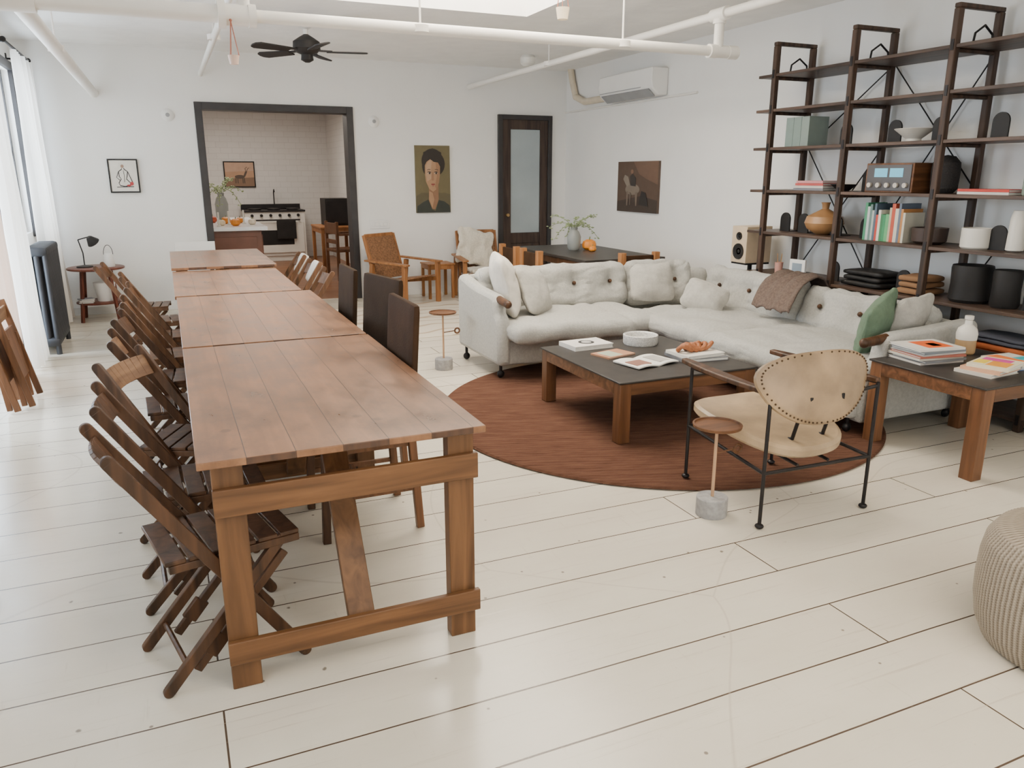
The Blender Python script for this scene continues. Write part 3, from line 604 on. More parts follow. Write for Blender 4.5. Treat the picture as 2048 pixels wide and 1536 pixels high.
def leather_chair(loc,rz,lm,lab):
    c=T('leather_dining_chair',lab,'chair',loc,rz,'leather chairs at the long table')
    b=MB(); b.soft((0.03,0,.455),(.42,.42,.06),.025,bulge=.012); part(c,b,'seat',lm)
    b=MB(); b.soft((.225,0,.79),(.036,.42,.42),.018,n=12,rot=(0,.07,0)); part(c,b,'backrest',lm)
    for s in(-1,1):
        b=MB(); b.beam((-.17,s*.185,.43),(-.19,s*.195,0),.034,.034); part(c,b,'leg',MDW,.004)
        b=MB(); b.beam((.205,s*.185,.60),(.20,s*.185,.43),.03,.03); b.beam((.20,s*.185,.44),(.225,s*.195,0),.034,.034); part(c,b,'leg',MMW,.004)
        part(c,MB().bx((-.18,s*.2,.18),(.21,s*.185,.2)),'stretcher',MMW,.002)
    b=MB(); b.bx((-.18,-.19,.385),(.2,-.165,.425)).bx((-.18,.165,.385),(.2,.19,.425)).bx((-.185,-.18,.385),(-.165,.18,.425)).bx((.19,-.18,.385),(.21,.18,.425)); part(c,b,'seat_frame',MMW,.002)
    part(c,MB().bx((0,-.184,.18),(.015,.184,.2)),'stretcher',MMW,.002)
    return c
leather_chair((.67,3.27,0),.0,MBLEA,'high-backed dining chair in dark brown leather')
D2=leather_chair((.79,4.02,0),.22,MDLEA,'high-backed dining chair in black leather, slightly turned')
dup(D2,(.71,4.60,0),0,'high-backed dining chair in black leather')
# ---------------------------------------------------------------- rugs
b=MB(); b.lathe([(1.40,0),(1.43,.006),(1.42,.016),(0,.018)],seg=128); top(b,'round_rug','round rust-brown wool rug under coffee table','rug',MRUG,(2.87,4.2,.0005))
b=MB(); b.bx((-.9,-1.0,0),(.9,1.0,.008)); top(b,'pattern_rug','cream rug with thin brown line pattern','rug',MRUG2,(2.35,8.05,.0005),rz=.05,bev=.003)
# ---------------------------------------------------------------- sofa
SO=T('sectional_sofa','pale grey boucle L-shaped sectional sofa on casters','sofa',(0,0,.0))
b=MB(); b.soft((3.02,5.67,.215),(1.62,.86,.21),.03,n=20,amp=.006,wr=.006); b.soft((4.06,4.66,.215),(1.0,2.9,.21),.03,n=24,amp=.006,wr=.006); part(SO,b,'base',MSOFA,sharp=2)
def dimg(xs,ys,r=.07,d=.045): return [(x,y,r,d) for x in xs for y in ys]
for (cx,cy,sx,sy,sd) in ((2.76,5.48,1.05,.88,1),(3.40,5.50,.34,.86,2),(3.90,4.93,1.02,1.14,3),(3.90,3.87,1.02,1.12,4)):
    b=MB(); b.soft((cx,cy,.375),(sx,sy,.150),.07,n=28,amp=.015,fs=3.2,bulge=.024,seed=sd,wr=.016,wf=2.8,dim=dimg((-.22*sx,.22*sx),(0,),.13,.014)); part(SO,b,'seat_cushion',MSOFA,sharp=2)
def backc(cx,cy,w,rz,sd,h=.42,z=.60,tilt=.26):
    M=Matrix.Translation((cx,cy,z))@Matrix.Rotation(rz,4,'Z')@Matrix.Rotation(PI/2-tilt,4,'X')
    b2=MB(); n=max(2,int(round(w/.36))); xs=[-w/2+w*(i+.5)/n for i in range(n)]
    dm=dimg(xs,(.02,),.06,.075)
    for x in xs: dm+=[(x,.10,.05,.025),(x,-.08,.05,.025),(x,.17,.05,.02)]
    for x0,x1 in zip(xs,xs[1:]): dm.append(((x0+x1)/2,.0,.05,.02))
    b2.soft((0,0,0),(w,h,.18),.085,n=30,amp=.012,fs=5,bulge=.012,seed=sd,wr=.015,wf=4.5,dim=dm)
    bmesh.ops.transform(b2.bm,matrix=M,verts=b2.bm.verts)
    o=part(SO,b2,'back_cushion',MSOFA,sharp=2)
    for x in xs:
        b3=MB(); p=M@Vector((x,.02,.045)); b3.sph(p,.018,10); part(o,b3,'button',MDW)
backc(2.98,5.93,1.42,0,11,h=.40,z=.59); backc(3.98,5.86,.62,-.35,12,h=.40,z=.59)
backc(4.38,5.05,1.15,-PI/2,13,h=.38,z=.565,tilt=.3); backc(4.40,3.92,1.12,-PI/2,14,h=.35,z=.545,tilt=.36)
b=MB(); b.soft((3.2,6.10,.46),(2.0,.09,.52),.04,n=12,amp=.004); b.soft((4.55,4.65,.41),(.09,2.85,.42),.04,n=12,amp=.004); b.soft((4.36,5.98,.45),(.42,.12,.48),.05,n=8,rot=(0,0,-.6)); part(SO,b,'back_frame',MSOFA,sharp=2)
def arm(M,prof):
    b=MB(); b.prism(prof,-.055,.055,M)
    return b
part(SO,arm(Matrix(((0,0,1,2.225),(1,0,0,5.66),(0,1,0,0),(0,0,0,1))),[(-.44,.12),(-.44,.36),(-.42,.47),(-.36,.52),(-.355,.60),(-.34,.635),(-.28,.65),(.05,.665),(.25,.695),(.40,.725),(.46,.70),(.46,.12)]),'arm',MSOFA,.035)
part(SO,arm(Matrix(((1,0,0,4.08),(0,0,1,3.23),(0,1,0,-.03),(0,0,0,1))),[(-.44,.12),(-.44,.36),(-.42,.45),(-.32,.50),(-.30,.60),(-.27,.63),(-.2,.645),(.05,.655),(.28,.67),(.45,.68),(.48,.65),(.48,.12)]),'arm',MSOFA,.035)
for p1,p2 in (((2.225,5.33,.615),(2.225,5.17,.600)),((3.83,3.23,.585),(3.66,3.23,.57))):
    b=MB(); b.cyl(p1,p2,.030,.028); b.sph(p2,.030); part(SO,b,'arm_knob',MDW)
for (x,y) in ((2.22,5.30),(2.22,6.05),(3.64,3.27),(4.5,3.27),(3.5,5.3),(4.5,6.05)):
    b=MB(); zz=.019 if math.hypot(x-2.87,y-4.2)<1.4 else 0; b.cyl((x,y,.05),(x,y,.12),.012); b.sph((x,y,.03+zz*.9),(.03,.022,.03)); part(SO,b,'caster',MIRON)
def pillow(loc,rot,m,w,h,t,lab,sd):
    b=MB(); b.soft((0,0,0),(w,h,t),t*.45,n=16,amp=.010,pinch=.62,bulge=.02,seed=sd,wr=.008,wf=5)
    o=top(b,'throw_pillow',lab,'pillow',m,loc,group='pillows on the sofa',sharp=2); o.rotation_euler=rot; return o
pillow((2.39,5.62,.68),(1.32,0,1.30),MWPIL,.50,.50,.18,'white linen square pillow against sofa arm',1)
pillow((2.64,5.60,.62),(1.12,.15,.65),MPIL,.40,.40,.15,'oatmeal boucle pillow beside the white pillow',2)
pillow((3.80,5.66,.62),(1.15,0,-.35),MPIL,.38,.34,.13,'oatmeal boucle pillow in sofa corner',3)
pillow((3.97,5.14,.55),(1.0,.30,-.85),MPIL,.36,.28,.13,'oatmeal boucle pillow leaning low on back cushion',4)
pillow((3.99,3.45,.615),(1.30,.30,3.52),MGRN,.40,.40,.13,'sage green linen pillow by the arm',5)
pillow((4.22,3.41,.64),(1.2,.1,3.25),MPIL,.34,.34,.13,'oatmeal boucle pillow behind green pillow',6)
b=MB(); t=bmesh.new(); nx,ny=30,18; g=[]
path=[(4.09,.525),(4.14,.58),(4.20,.65),(4.27,.71),(4.36,.75),(4.45,.765),(4.54,.74),(4.61,.67),(4.63,.56)]
def pth(u):
    f=u*(len(path)-1); i=min(int(f),len(path)-2); k=f-i; return [path[i][j]*(1-k)+path[i+1][j]*k for j in range(2)]
for i in range(nx+1):
    r=[]
    for j in range(ny+1):
        x,z=pth(i/nx); y=4.30+.40*(j/ny)+.18*(i/nx)
        q=.011*math.sin(j*1.1+i*.22)+.005*math.sin(j*2.7-i*.3)
        r.append(t.verts.new((x-q*.4-.01,y,z+q+.022)))
    g.append(r)
for i in range(nx):
    for j in range(ny): t.faces.new((g[i][j],g[i+1][j],g[i+1][j+1],g[i][j+1]))
b._add(t,None); o=top(b,'throw_blanket','dark brown knitted throw draped over sofa back','blanket',MTHROW,sharp=2)
md=o.modifiers.new('sol','SOLIDIFY'); md.thickness=.014; md.offset=0
# ---------------------------------------------------------------- coffee + end table
simple_table('coffee_table','square walnut coffee table with black slate top','coffee table',(2.725,4.12,.0186),.98,1.04,.37,.075,MSLATE,MMW,ap=.07,topt=.012,ml2=MMWX)
simple_table('end_table','square walnut end table with black slate top','side table',(4.03,2.79,0),.82,.72,.50,.075,MSLATE,MMW,ap=.07,topt=.012,ml2=MMWX)
def book(loc,size,col,rz=0,lab='book lying flat on a table',group=None,extra=None,name='book',cat='book'):
    w,d,h=size; b=MB()
    b.bx((-w/2,-d/2,0),(w/2,d/2,.003)).bx((-w/2,-d/2,h-.003),(w/2,d/2,h)).bx((-w/2,-d/2,.003),(-w/2+.003,d/2,h-.003)); b.bx((-w/2+.003,-d/2+.004,.003),(w/2-.005,d/2-.004,h-.003),1)
    mats=[cm(col),MPAGE]
    if extra:
        for (x0,y0,x1,y1,c) in extra:
            m=cm(c); mats.append(m) if m not in mats else None
            b.bx((x0*w,y0*d,h),(x1*w,y1*d,h+.0008),mats.index(m))
    return top(b,name,lab,cat,mats,loc,rz,group)
zt=.3891
G='books on the coffee table'
o=book((2.53,4.53,zt),(.30,.22,.03),(.74,.70,.64),.05,'thick white art book with ornamental cover',G)
b=MB(); b.lathe([(.055,0),(.055,.0008),(0,.0008)],(0,0,.0301)); b.lathe([(.035,0),(.035,.0009),(0,.0009)],(0,0,.0305),mi=1); x_=mk(b,'cover_emblem',[cm((.04,.04,.04)),cm((.5,.48,.45))]); x_.parent=o
book((2.57,4.24,zt),(.24,.17,.010),(.45,.22,.12),.25,'slim colourful magazine lying flat',G,[(-.35,-.4,.1,.4,(.42,.46,.34))])
b=MB()
for s in(-1,1):
    for i in range(6):
        x0=s*.17*i/6; x1=s*.17*(i+1)/6; z=lambda x:.012*math.sin(min(1,abs(x)/.17)*PI*.85)+.004
        b.beam((x0,0,z(x0)),(x1,0,z(x1)),.008,.23,side=(0,1,0))
b.bx((-.15,-.08,.0145),(-.03,.03,.0200),1); b.bx((.04,-.08,.0145),(.13,.07,.0202),2)
top(b,'open_magazine','open magazine lying face up','magazine',[MPAGE,cm((.30,.14,.10)),cm((.45,.42,.38))],(2.64,3.96,zt),.2)
book((3.02,3.96,zt),(.32,.25,.022),(.18,.18,.19),-.1,'grey art book at bottom of pile',G)
book((3.01,3.96,zt+.0225),(.29,.23,.02),(.74,.70,.62),.05,'white art book on top of pile',G)
b=MB(); b.lathe([(.115,0),(.12,.01),(.12,.065),(.112,.068),(.105,.06),(.105,.03),(0,.028)],seg=40); top(b,'round_bowl','round speckled white stone bowl','bowl',mat('terrazzo',(.66,.64,.60),.4,var=.3,scale=110),(2.92,4.46,zt))
b=MB()
for k in range(4):
    t=[( .05*math.cos(a)+.055*k,.035*math.sin(a),.02+.016*math.sin(a*2+k)) for a in [i*2*PI/14 for i in range(15)]]; b.tube(t,.014,8)
top(b,'wood_chain_sculpture','carved orange-brown wooden chain link sculpture on books','sculpture',cm((.36,.125,.045)),(2.93,3.96,zt+.051),.1)
ze=.5005
G='magazines on the end table'
cols=[(.55,.5,.45),(.2,.2,.21),(.6,.55,.45),(.4,.12,.08),(.65,.62,.56),(.18,.2,.22),(.70,.66,.60)]
for i,cc in enumerate(cols): book((3.90+.008*math.sin(i*2),3.00+.006*math.cos(i*3),ze+.0125*i),(.24,.30,.012),cc,1.45+.06*math.sin(i*1.7),'magazine in a stack',G,[(-.35,-.35,.35,.2,(.80,.13,.02)),(-.2,-.2,.1,.0,(.05,.04,.04))] if i==6 else None,name='magazine',cat='magazine')
for i,(cc,ex) in enumerate((((.65,.58,.48),None),((.70,.38,.22),None),((.78,.70,.50),[(-.4,-.4,.1,.1,(.85,.35,.05)),(.1,-.3,.4,.4,(.65,.08,.30)),(-.3,.15,.1,.45,(.9,.65,.06))]))): book((3.93+.02*i,2.66-.01*i,ze+.0185*i),(.25,.20,.018),cc,.1*i+.1,'colourful art book in a low pile','art books on the end table',ex)
for i,(cc,ex) in enumerate((((.12,.25,.5),None),((.7,.66,.58),[(-.45,-.45,.0,.45,(.85,.22,.05)),(.0,-.45,.45,.1,(.05,.45,.5))]))): book((4.24+.01*i,2.72,ze+.0155*i),(.22,.25,.015),cc,-.15+.1*i,'colourful paperback in a low pile','art books on the end table',ex)
bt=T('ceramic_bottle','two-tone white and tan ceramic bottle','bottle',(4.24,3.02,ze))
b=MB(); b.lathe([(.048,0),(.055,.01),(.055,.085)],seg=32); part(bt,b,'base',MTAN)
b=MB(); b.lathe([(.055,.0855),(.058,.12),(.05,.15),(.022,.175),(.018,.20),(.024,.205),(.024,.225),(0,.227)],seg=32); part(bt,b,'neck',MCER)
# ---------------------------------------------------------------- iron lounge chair
LC=T('iron_lounge_chair','tan leather lounge chair with nailheads on iron frame','armchair',(2.57,2.74,0))
b=MB(); r=.0085
fl=(-.27,.30);rl=(-.30,-.29);rr=(.30,-.31);fr=(.27,.28)
for (p,zz,zo) in ((fl,.60,.019),(rl,.615,0),(rr,.615,0),(fr,.60,.019)):
    part(LC,MB().cyl((p[0],p[1],.012+zo),(p[0],p[1],zz),r).sph((p[0],p[1],.012+zo),(.02,.02,.012)),'leg',MIRON)
b=MB()
for (a,c2) in ((fl,rl),(fr,rr)):
    b.tube([(a[0],a[1],.60),(c2[0],c2[1],.615)],r); b.tube([(a[0],a[1],.30),(c2[0],c2[1],.26)],r)
b.tube([(rl[0],rl[1],.26),(rr[0],rr[1],.26)],r); b.tube([(fl[0],fl[1],.30),(fr[0],fr[1],.30)],r)
b.tube([(rl[0],rl[1],.60),(-.14,-.27,.565),(.14,-.27,.565),(rr[0],rr[1],.60)],r)
for x in(-.09,.09): b.tube([(x,-.08,.325),(x,-.22,.37),(x,-.285,.60)],r); b.tube([(x,-.27,.26),(x,.28,.30)],r*.9)
part(LC,b,'frame',MIRON)
for s,(a,c2) in ((-1,(fl,rl)),(1,(fr,rr))):
    n=18; L_=[];R_=[]
    for i in range(n+1):
        u=i/n; x=a[0]*(1-u)+c2[0]*u+s*.012*math.sin(u*PI); y=(a[1]+.07)*(1-u)+(c2[1]+.0)*u
        w=.008+.030*math.sin(PI*min(1,(u+.08)*.86))**.8*(1-.45*u)
        L_.append((x-w,y));R_.append((x+w,y))
    bb=MB(); bb.prism(L_+R_[::-1],.612,.636); part(LC,bb,'armrest',MDW,.006)
def shield(w,h,n=48,k=.32,e=.72,pw=1.5):
    pts=[]
    for i in range(n):
        a=2*PI*i/n; c_,s_=math.cos(a),math.sin(a)
        x=math.copysign(abs(c_)**e,c_)*w/2; y=math.copysign(abs(s_)**e,s_)*h/2
        x*=1-k*max(0,.5-y/h)**pw
        pts.append((x,y))
    return pts
def padded(poly,th,M,mi=0,crown=.02,curv=.10):
    b=MB(); t=bmesh.new(); rings=[]
    for (sc,z) in ((.0,th/2+crown),(.35,th/2+crown*.93),(.65,th/2+crown*.65),(.85,th/2+crown*.3),(.95,th/2),(1,th/4),(1,-th/4),(.95,-th/2),(.6,-th/2),(0,-th/2)):
        if sc==0: rings.append([t.verts.new((0,0,z))])
        else: rings.append([t.verts.new((x*sc,y*sc,z)) for x,y in poly])
    n=len(poly)
    for a_,b_ in zip(rings,rings[1:]):
        for i in range(n):
            j=(i+1)%n
            if len(a_)==1: t.faces.new((a_[0],b_[i],b_[j]))
            elif len(b_)==1: t.faces.new((a_[i],b_[0],a_[j]))
            else: t.faces.new((a_[i],b_[i],b_[j],a_[j]))
    bmesh.ops.recalc_face_normals(t,faces=t.faces)
    for v in t.verts: v.co.z+=curv*v.co.x*v.co.x
    b._add(t,M,mi); return b
sp=shield(.60,.68,k=.12)
part(LC,padded(sp,.055,Matrix.Translation((-.02,.03,.358))@Matrix.Rotation(.10,4,'X'),crown=.008,curv=.40),'seat',MLEA)
bp_=shield(.72,.32,k=.46,e=.74,pw=1.4); MBk=Matrix.Translation((-.04,-.31,.628))@Matrix.Rotation(PI/2-.25,4,'X')
part(LC,padded(bp_,.034,MBk,crown=.010,curv=-.45),'backrest',MLEA2)
nail=None
for i in range(60):
    f=i/60*len(bp_); k0=int(f)%len(bp_); k1=(k0+1)%len(bp_); q=f-int(f)
    x=bp_[k0][0]*(1-q)+bp_[k1][0]*q; y=bp_[k0][1]*(1-q)+bp_[k1][1]*q
    p=MBk@Vector((x*.95,y*.94,.018-.45*x*x*.9))
    if nail is None: nail=part(LC,MB().sph((0,0,0),.0045,8),'nailhead',MNAIL,loc=p)
    else: dup(nail,p,parent=LC)
for x in(-.12,.06): part(LC,MB().box((x,-.333,.580),(.018,.022,.038)),'bracket',MIRON,.003)
def drink(loc,h,lab):
    d=T('drink_table',lab,'side table',loc,0,'small round drink tables')
    b=MB(); b.lathe([(.070,0),(.072,.004),(.072,.086),(.069,.09),(0,.09)],seg=32); part(d,b,'base',MCONC)
    b=MB(); b.cyl((0,0,.09),(0,0,h-.018),.0075); part(d,b,'pole',cm((.50,.30,.17)))
    b=MB(); b.lathe([(.09,h-.018),(.108,h-.012),(.11,h),(.102,h+.001),(.10,h-.006),(0,h-.006)],seg=40); part(d,b,'tabletop',MMWX)
    b=MB(); b.cyl((0,0,.30),(.09,-.01,.31),.004,seg=8); t=[(.115+.02*math.cos(a),-.012,.31+.02*math.sin(a)) for a in [i*2*PI/12 for i in range(13)]]; b.tube(t,.007,8); part(d,b,'ring_handle',MMWX)
drink((2.17,2.66,0),.44,'small drink table with concrete base and wood top')
drink((1.93,5.80,0),.47,'small drink table with concrete base beside sofa')
b=MB()
prof=[(.28,0),(.31,.01),(.332,.06),(.344,.13),(.347,.20),(.344,.28),(.334,.34),(.308,.382),(.26,.397),(.12,.402),(0,.403)]
pf=[]
for i in range(len(prof)-1):
    for k in range(5): u=k/5; pf.append((prof[i][0]*(1-u)+prof[i+1][0]*u,prof[i][1]*(1-u)+prof[i+1][1]*u))
pf.append(prof[-1])
b.lathe(pf,seg=672,fn=lambda r,a,z:r+(.0018*math.sin(a*112) if r>.05 else 0))
top(b,'wicker_ottoman','round taupe woven wicker ottoman','ottoman',MWICK,(2.64,1.29,0),sharp=2)
# ---------------------------------------------------------------- bookshelf
X0,X1=4.655,5.03
SH=T('ladder_bookshelf','dark industrial ladder bookshelf with long plank shelves','bookshelf',(0,0,0))
MSH=wood('shelf_plank_wood',(.034,.021,.015),(.125,.078,.055),'Y',.45); MPOST=wood('shelf_post_wood',(.025,.015,.010),(.095,.054,.035),'Z',.5)
LY=(5.28,4.48,3.68,2.88); SZ=(2.31,2.04,1.74,1.40,1.06,.71,.36,.08)
for y in LY:
    b=MB()
    for x in (X0-.02,X1-.02): b.bx((x-.022,y-.022,0),(x+.022,y+.022,2.52))
    b.bx((X0-.042,y-.022,2.5205),(X1+.002,y+.022,2.55))
    for z in SZ: b.bx((X0+.0025,y-.016,z-.045),(X1-.0425,y+.016,z-.0225))
    lf=part(SH,b,'ladder_frame',MPOST,.006)
    for z in SZ:
        b=MB(); b.bx((X0-.046,y-.010,z-.035),(X0-.0425,y+.010,z+.03)); part(lf,b,'bracket',MIRON)
for z in SZ:
    b=MB(); ys=[5.46]+[y for y in LY]+[2.55]
    b.bx((X0+.0026,2.6,z-.022),(X1-.0426,5.45,z))
    for i in range(len(LY)+1):
        a=ys[i]-(.0225 if i else 0); c_=ys[i+1]+(.0225 if i<len(LY) else 0)
        b.bx((X0-.035,c_,z-.022),(X0+.003,a,z)); b.bx((X1-.043,c_,z-.022),(X1,a,z))
    part(SH,b,'shelf_board',MSH,.002)
for (ya,yb,za,zb) in ((5.28,4.48,.7,1.75),(4.48,5.28,.7,1.75),(4.48,3.68,1.06,2.31),(5.28,4.48,1.74,2.31),(3.68,4.48,1.40,2.31),(3.68,2.88,.7,2.04)):
    b=MB(); b.cyl((X1+.012,ya,za),(X1+.012,yb,zb),.005,seg=8); part(SH,b,'cross_brace',MIRON)
for y in (5.28,4.48,3.68):
    b=MB(); b.tube([(X0+.1,y-.03,2.312),(X0+.11,y-.03,2.38),(X0+.19,y-.03,2.43),(X0+.27,y-.03,2.38),(X0+.28,y-.03,2.312)],.007,8); part(SH,b,'strap',MIRON)
G='arched bookends on the shelves'
ab=None
for (y,z) in ((4.62,1.74),(4.18,1.74),(3.82,1.74),(3.40,1.74),(4.97,1.06),(4.62,1.06),(4.33,1.06),(4.60,.71),(3.95,.71),(3.30,1.06),(3.02,.71),(5.18,1.06),(4.36,1.40)):
    if ab is None:
        b=MB(); pl=[(-.055,0),(.055,0),(.055,.10)]+[(.055*math.cos(a),.10+.055*math.sin(a)) for a in [PI*i/12 for i in range(1,12)]]+[(-.055,.10)]
        b.prism(pl,-.006,.006,Matrix(((0,0,1,0),(1,0,0,0),(0,1,0,0),(0,0,0,1)))); b.bx((.006,-.055,0),(.10,.055,.004))
        ab=top(b,'arched_bookend','black metal arched bookend on shelf','bookend',MBLK,(X0+.13,y,z+.0005),group=G)
    else: dup(ab,(X0+.13,y,z+.0005))
def shbook(y,z,w,h,d,col,lab,G,x=X0+.03):
    b=MB(); b.bx((0,-w/2,0),(d,-w/2+.002,h)).bx((0,w/2-.002,0),(d,w/2,h)).bx((0,-w/2+.002,0),(.003,w/2-.002,h)); b.bx((.003,-w/2+.002,.003),(d-.004,w/2-.002,h-.003),1)
    top(b,'book',lab,'book',[cm(col),MPAGE],(x,y,z+.0005),group=G)
y=4.27; cl=[(.06,.25,.13),(.45,.5,.48),(.12,.2,.18),(.4,.45,.4),(.08,.12,.16),(.5,.05,.03),(.65,.62,.52),(.05,.2,.08),(.04,.25,.10),(.12,.38,.16),(.5,.42,.28),(.5,.08,.04),(.6,.55,.45),(.12,.15,.2),(.45,.2,.06),(.55,.52,.42)]
for i,cc in enumerate(cl):
    w=random.choice((.018,.022,.028)); h=random.uniform(.18,.27)
    if y-w<3.86: break
    shbook(y-w/2,1.06,w,h,.19,cc,'upright hardback book with coloured spine','books on the middle shelf'); y-=w+.001
for i,cc in enumerate(((.20,.26,.23),(.20,.26,.23),(.22,.27,.24))): shbook(5.12-.085*i,1.74,.082,.225,.2,cc,'thick grey-green bound volume','volumes on the upper shelf')
for i,(cc) in enumerate(((.2,.2,.22),(.6,.55,.48),(.50,.08,.07),(.62,.26,.26))): book((X0+.16,4.88,1.4005+.019*i),(.22,.32-.02*i,.018),cc,.03*i,'book lying flat on shelf','flat books on the shelf')
for i,(cc) in enumerate(((.7,.65,.6),(.6,.05,.03))): book((X0+.16,3.40,1.4005+.017*i),(.22,.34,.016),cc,.02,'book lying flat on shelf','flat books on the shelf')
def lathed(name,lab,cat,m,prof,loc,seg=32,**k):
    b=MB(); b.lathe(prof,seg=seg); return top(b,name,lab,cat,m,loc,**k)
lathed('black_bowl','shallow black bowl on shelf','bowl',MBLK,[(.04,0),(.10,.05),(.095,.05),(.035,.01),(0,.01)],(X0+.16,4.62,1.4005))
GV=cm((.38,.20,.085),.35)
lathed('gourd_vase','round tan gourd vase with narrow neck','vase',GV,[(.06,0),(.13,.045),(.15,.09),(.135,.14),(.07,.175),(.025,.20),(.03,.235),(.038,.25),(.025,.25),(.015,.2),(0,.19)],(X0+.15,4.77,1.0605))
lathed('white_bowl','footed white ceramic bowl on shelf','bowl',MCER,[(.05,0),(.05,.02),(.13,.085),(.125,.088),(.05,.03),(0,.028)],(X0+.13,4.02,1.7405))
lathed('white_pot','textured white cylindrical pot on shelf','pot',MCER,[(.08,0),(.09,.01),(.09,.13),(.08,.13),(.08,.02),(0,.02)],(X0+.12,3.44,1.0605))
lathed('dark_bowl','deep dark wooden bowl on shelf beside books','bowl',cm((.05,.03,.022)),[(.08,0),(.11,.02),(.115,.11),(.10,.11),(.09,.02),(0,.02)],(X0+.14,3.80,1.0605))
lathed('white_vase','tall white tapered vase on shelf','vase',MCER,[(.03,0),(.05,.01),(.045,.2),(.035,.25),(.025,.25),(.03,.02),(0,.02)],(X0+.12,3.18,1.0605))
lathed('green_vase','pale green banded cylinder vase on shelf','vase',cm((.28,.34,.27)),[(.04,0),(.045,.01),(.045,.22),(.04,.225),(.035,.22),(.035,.02),(0,.02)],(X0+.12,3.14,1.4005))
lathed('black_drum','black carved wooden drum stool on shelf','stool',MBLK,[(.11,0),(.125,.02),(.12,.12),(.125,.22),(.12,.24),(0,.24)],(X0+.15,3.45,.7105))
lathed('black_drum','small black carved wooden drum stool on shelf','stool',MBLK,[(.075,0),(.085,.02),(.08,.12),(.085,.22),(.08,.235),(0,.235)],(X0+.14,3.20,.7105))
lathed('pencil_cup','small pink cup with pencils','cup',cm((.55,.28,.22)),[(.03,0),(.035,.09),(.03,.09),(.026,.01),(0,.01)],(X0+.10,5.18,.7105))
b=MB()
for k in range(4): b.cyl((.01*math.cos(k*1.6),.01*math.sin(k*1.6),0),(.025*math.cos(k*1.6),.025*math.sin(k*1.6),.15),.003,seg=6)
top(b,'pencils','pencils standing in pink cup','pencils',cm((.5,.25,.08)),(X0+.10,5.18,.722))['kind']='stuff'
b=MB(); b.bx((-.01,-.08,0),(.01,.08,.13)); b.bx((-.012,-.05,.03),(-.01,.05,.10),1); top(b,'photo_frame','small white photo frame on shelf','picture frame',[MACW,cm((.25,.3,.35))],(X0+.12,4.98,.7105),rz=.1,bev=.003)
A2=T('hifi_receiver','vintage wood-cased hi-fi receiver with glowing blue meters','stereo receiver',(X0+.02,4.09,1.4005))
b=MB(); b.bx((0,-.20,0),(.33,.20,.20)); part(A2,b,'case',MMWX,.004)
b=MB(); b.bx((-.006,-.185,.012),(0,.185,.188)); part(A2,b,'front_panel',cm((.06,.05,.045),.3),.001)
for (a_,c_) in ((-.12,-.01),(.01,.12)):
    b=MB(); b.bx((-.008,a_,.105),(-.006,c_,.165)); part(A2,b,'meter',emis('blue_meter_glow',(.12,.38,.5),.7))
for k in range(5):
    b=MB(); b.cyl((-.022,-.15+.075*k,.05),(-.006,-.15+.075*k,.05),.017); part(A2,b,'knob',cm((.5,.45,.38),.3))
lathed('black_basket','black rounded woven basket on shelf','basket',mat('black_weave',(.018,.015,.014),.8,bump=.8,bscale=90),[(.06,0),(.085,.03),(.09,.15),(.085,.20),(.05,.24),(0,.25)],(X0+.20,3.79,1.4005))
def folded(loc,sz,m,lab,n=3,G='folded blankets on the shelves'):
    b=MB()
    for i in range(n): b.soft((0,0,sz[2]*(i+.5)/n),(sz[0]-.01*i,sz[1]-.02*(i%2),sz[2]/n*.98),.02,n=8,amp=.006,seed=i)
    top(b,'folded_blanket',lab,'blanket',m,loc,group=G,sharp=2)
folded((X0+.16,4.25,.713),(.26,.36,.12),MBLK,'folded black blanket on shelf')
folded((X0+.16,3.83,.713),(.26,.20,.13),cm((.25,.13,.06),.9),'folded brown blanket on shelf')
folded((X0+.16,3.15,.363),(.26,.42,.12),cm((.50,.13,.04),.9),'folded orange blanket on shelf')
folded((X0+.16,3.52,.363),(.26,.24,.12),MTHROW,'folded dark brown blanket on shelf')
folded((X0+.16,3.14,.488),(.24,.40,.05),cm((.07,.075,.10),.9),'folded dark grey-blue blanket on shelf',2)
SP=T('loudspeaker','light birch bookshelf loudspeaker with two drivers','speaker',(4.78,5.60,.76))
b=MB(); b.bx((-.12,-.10,0),(.16,.10,.32)); part(SP,b,'cabinet',cm((.62,.48,.32)),.004)
for z,r_ in ((.10,.07),(.235,.035)):
    b=MB(); b.lathe([(r_,0),(r_,.008),(r_*.8,.006),(r_*.3,-.002),(0,.006)],(-.12,0,z),M=Matrix.Rotation(-PI/2,4,'Y')); part(SP,b,'driver',MBLK)
ST_=T('speaker_stand','black metal speaker stand','stand',(4.78,5.60,0))
part(ST_,MB().bx((-.11,-.10,.745),(.15,.10,.7595)),'top_plate',MIRON); part(ST_,MB().cyl((.02,0,.02),(.02,0,.745),.02),'pole',MIRON); part(ST_,MB().bx((-.12,-.11,0),(.16,.11,.02)),'base',MIRON)
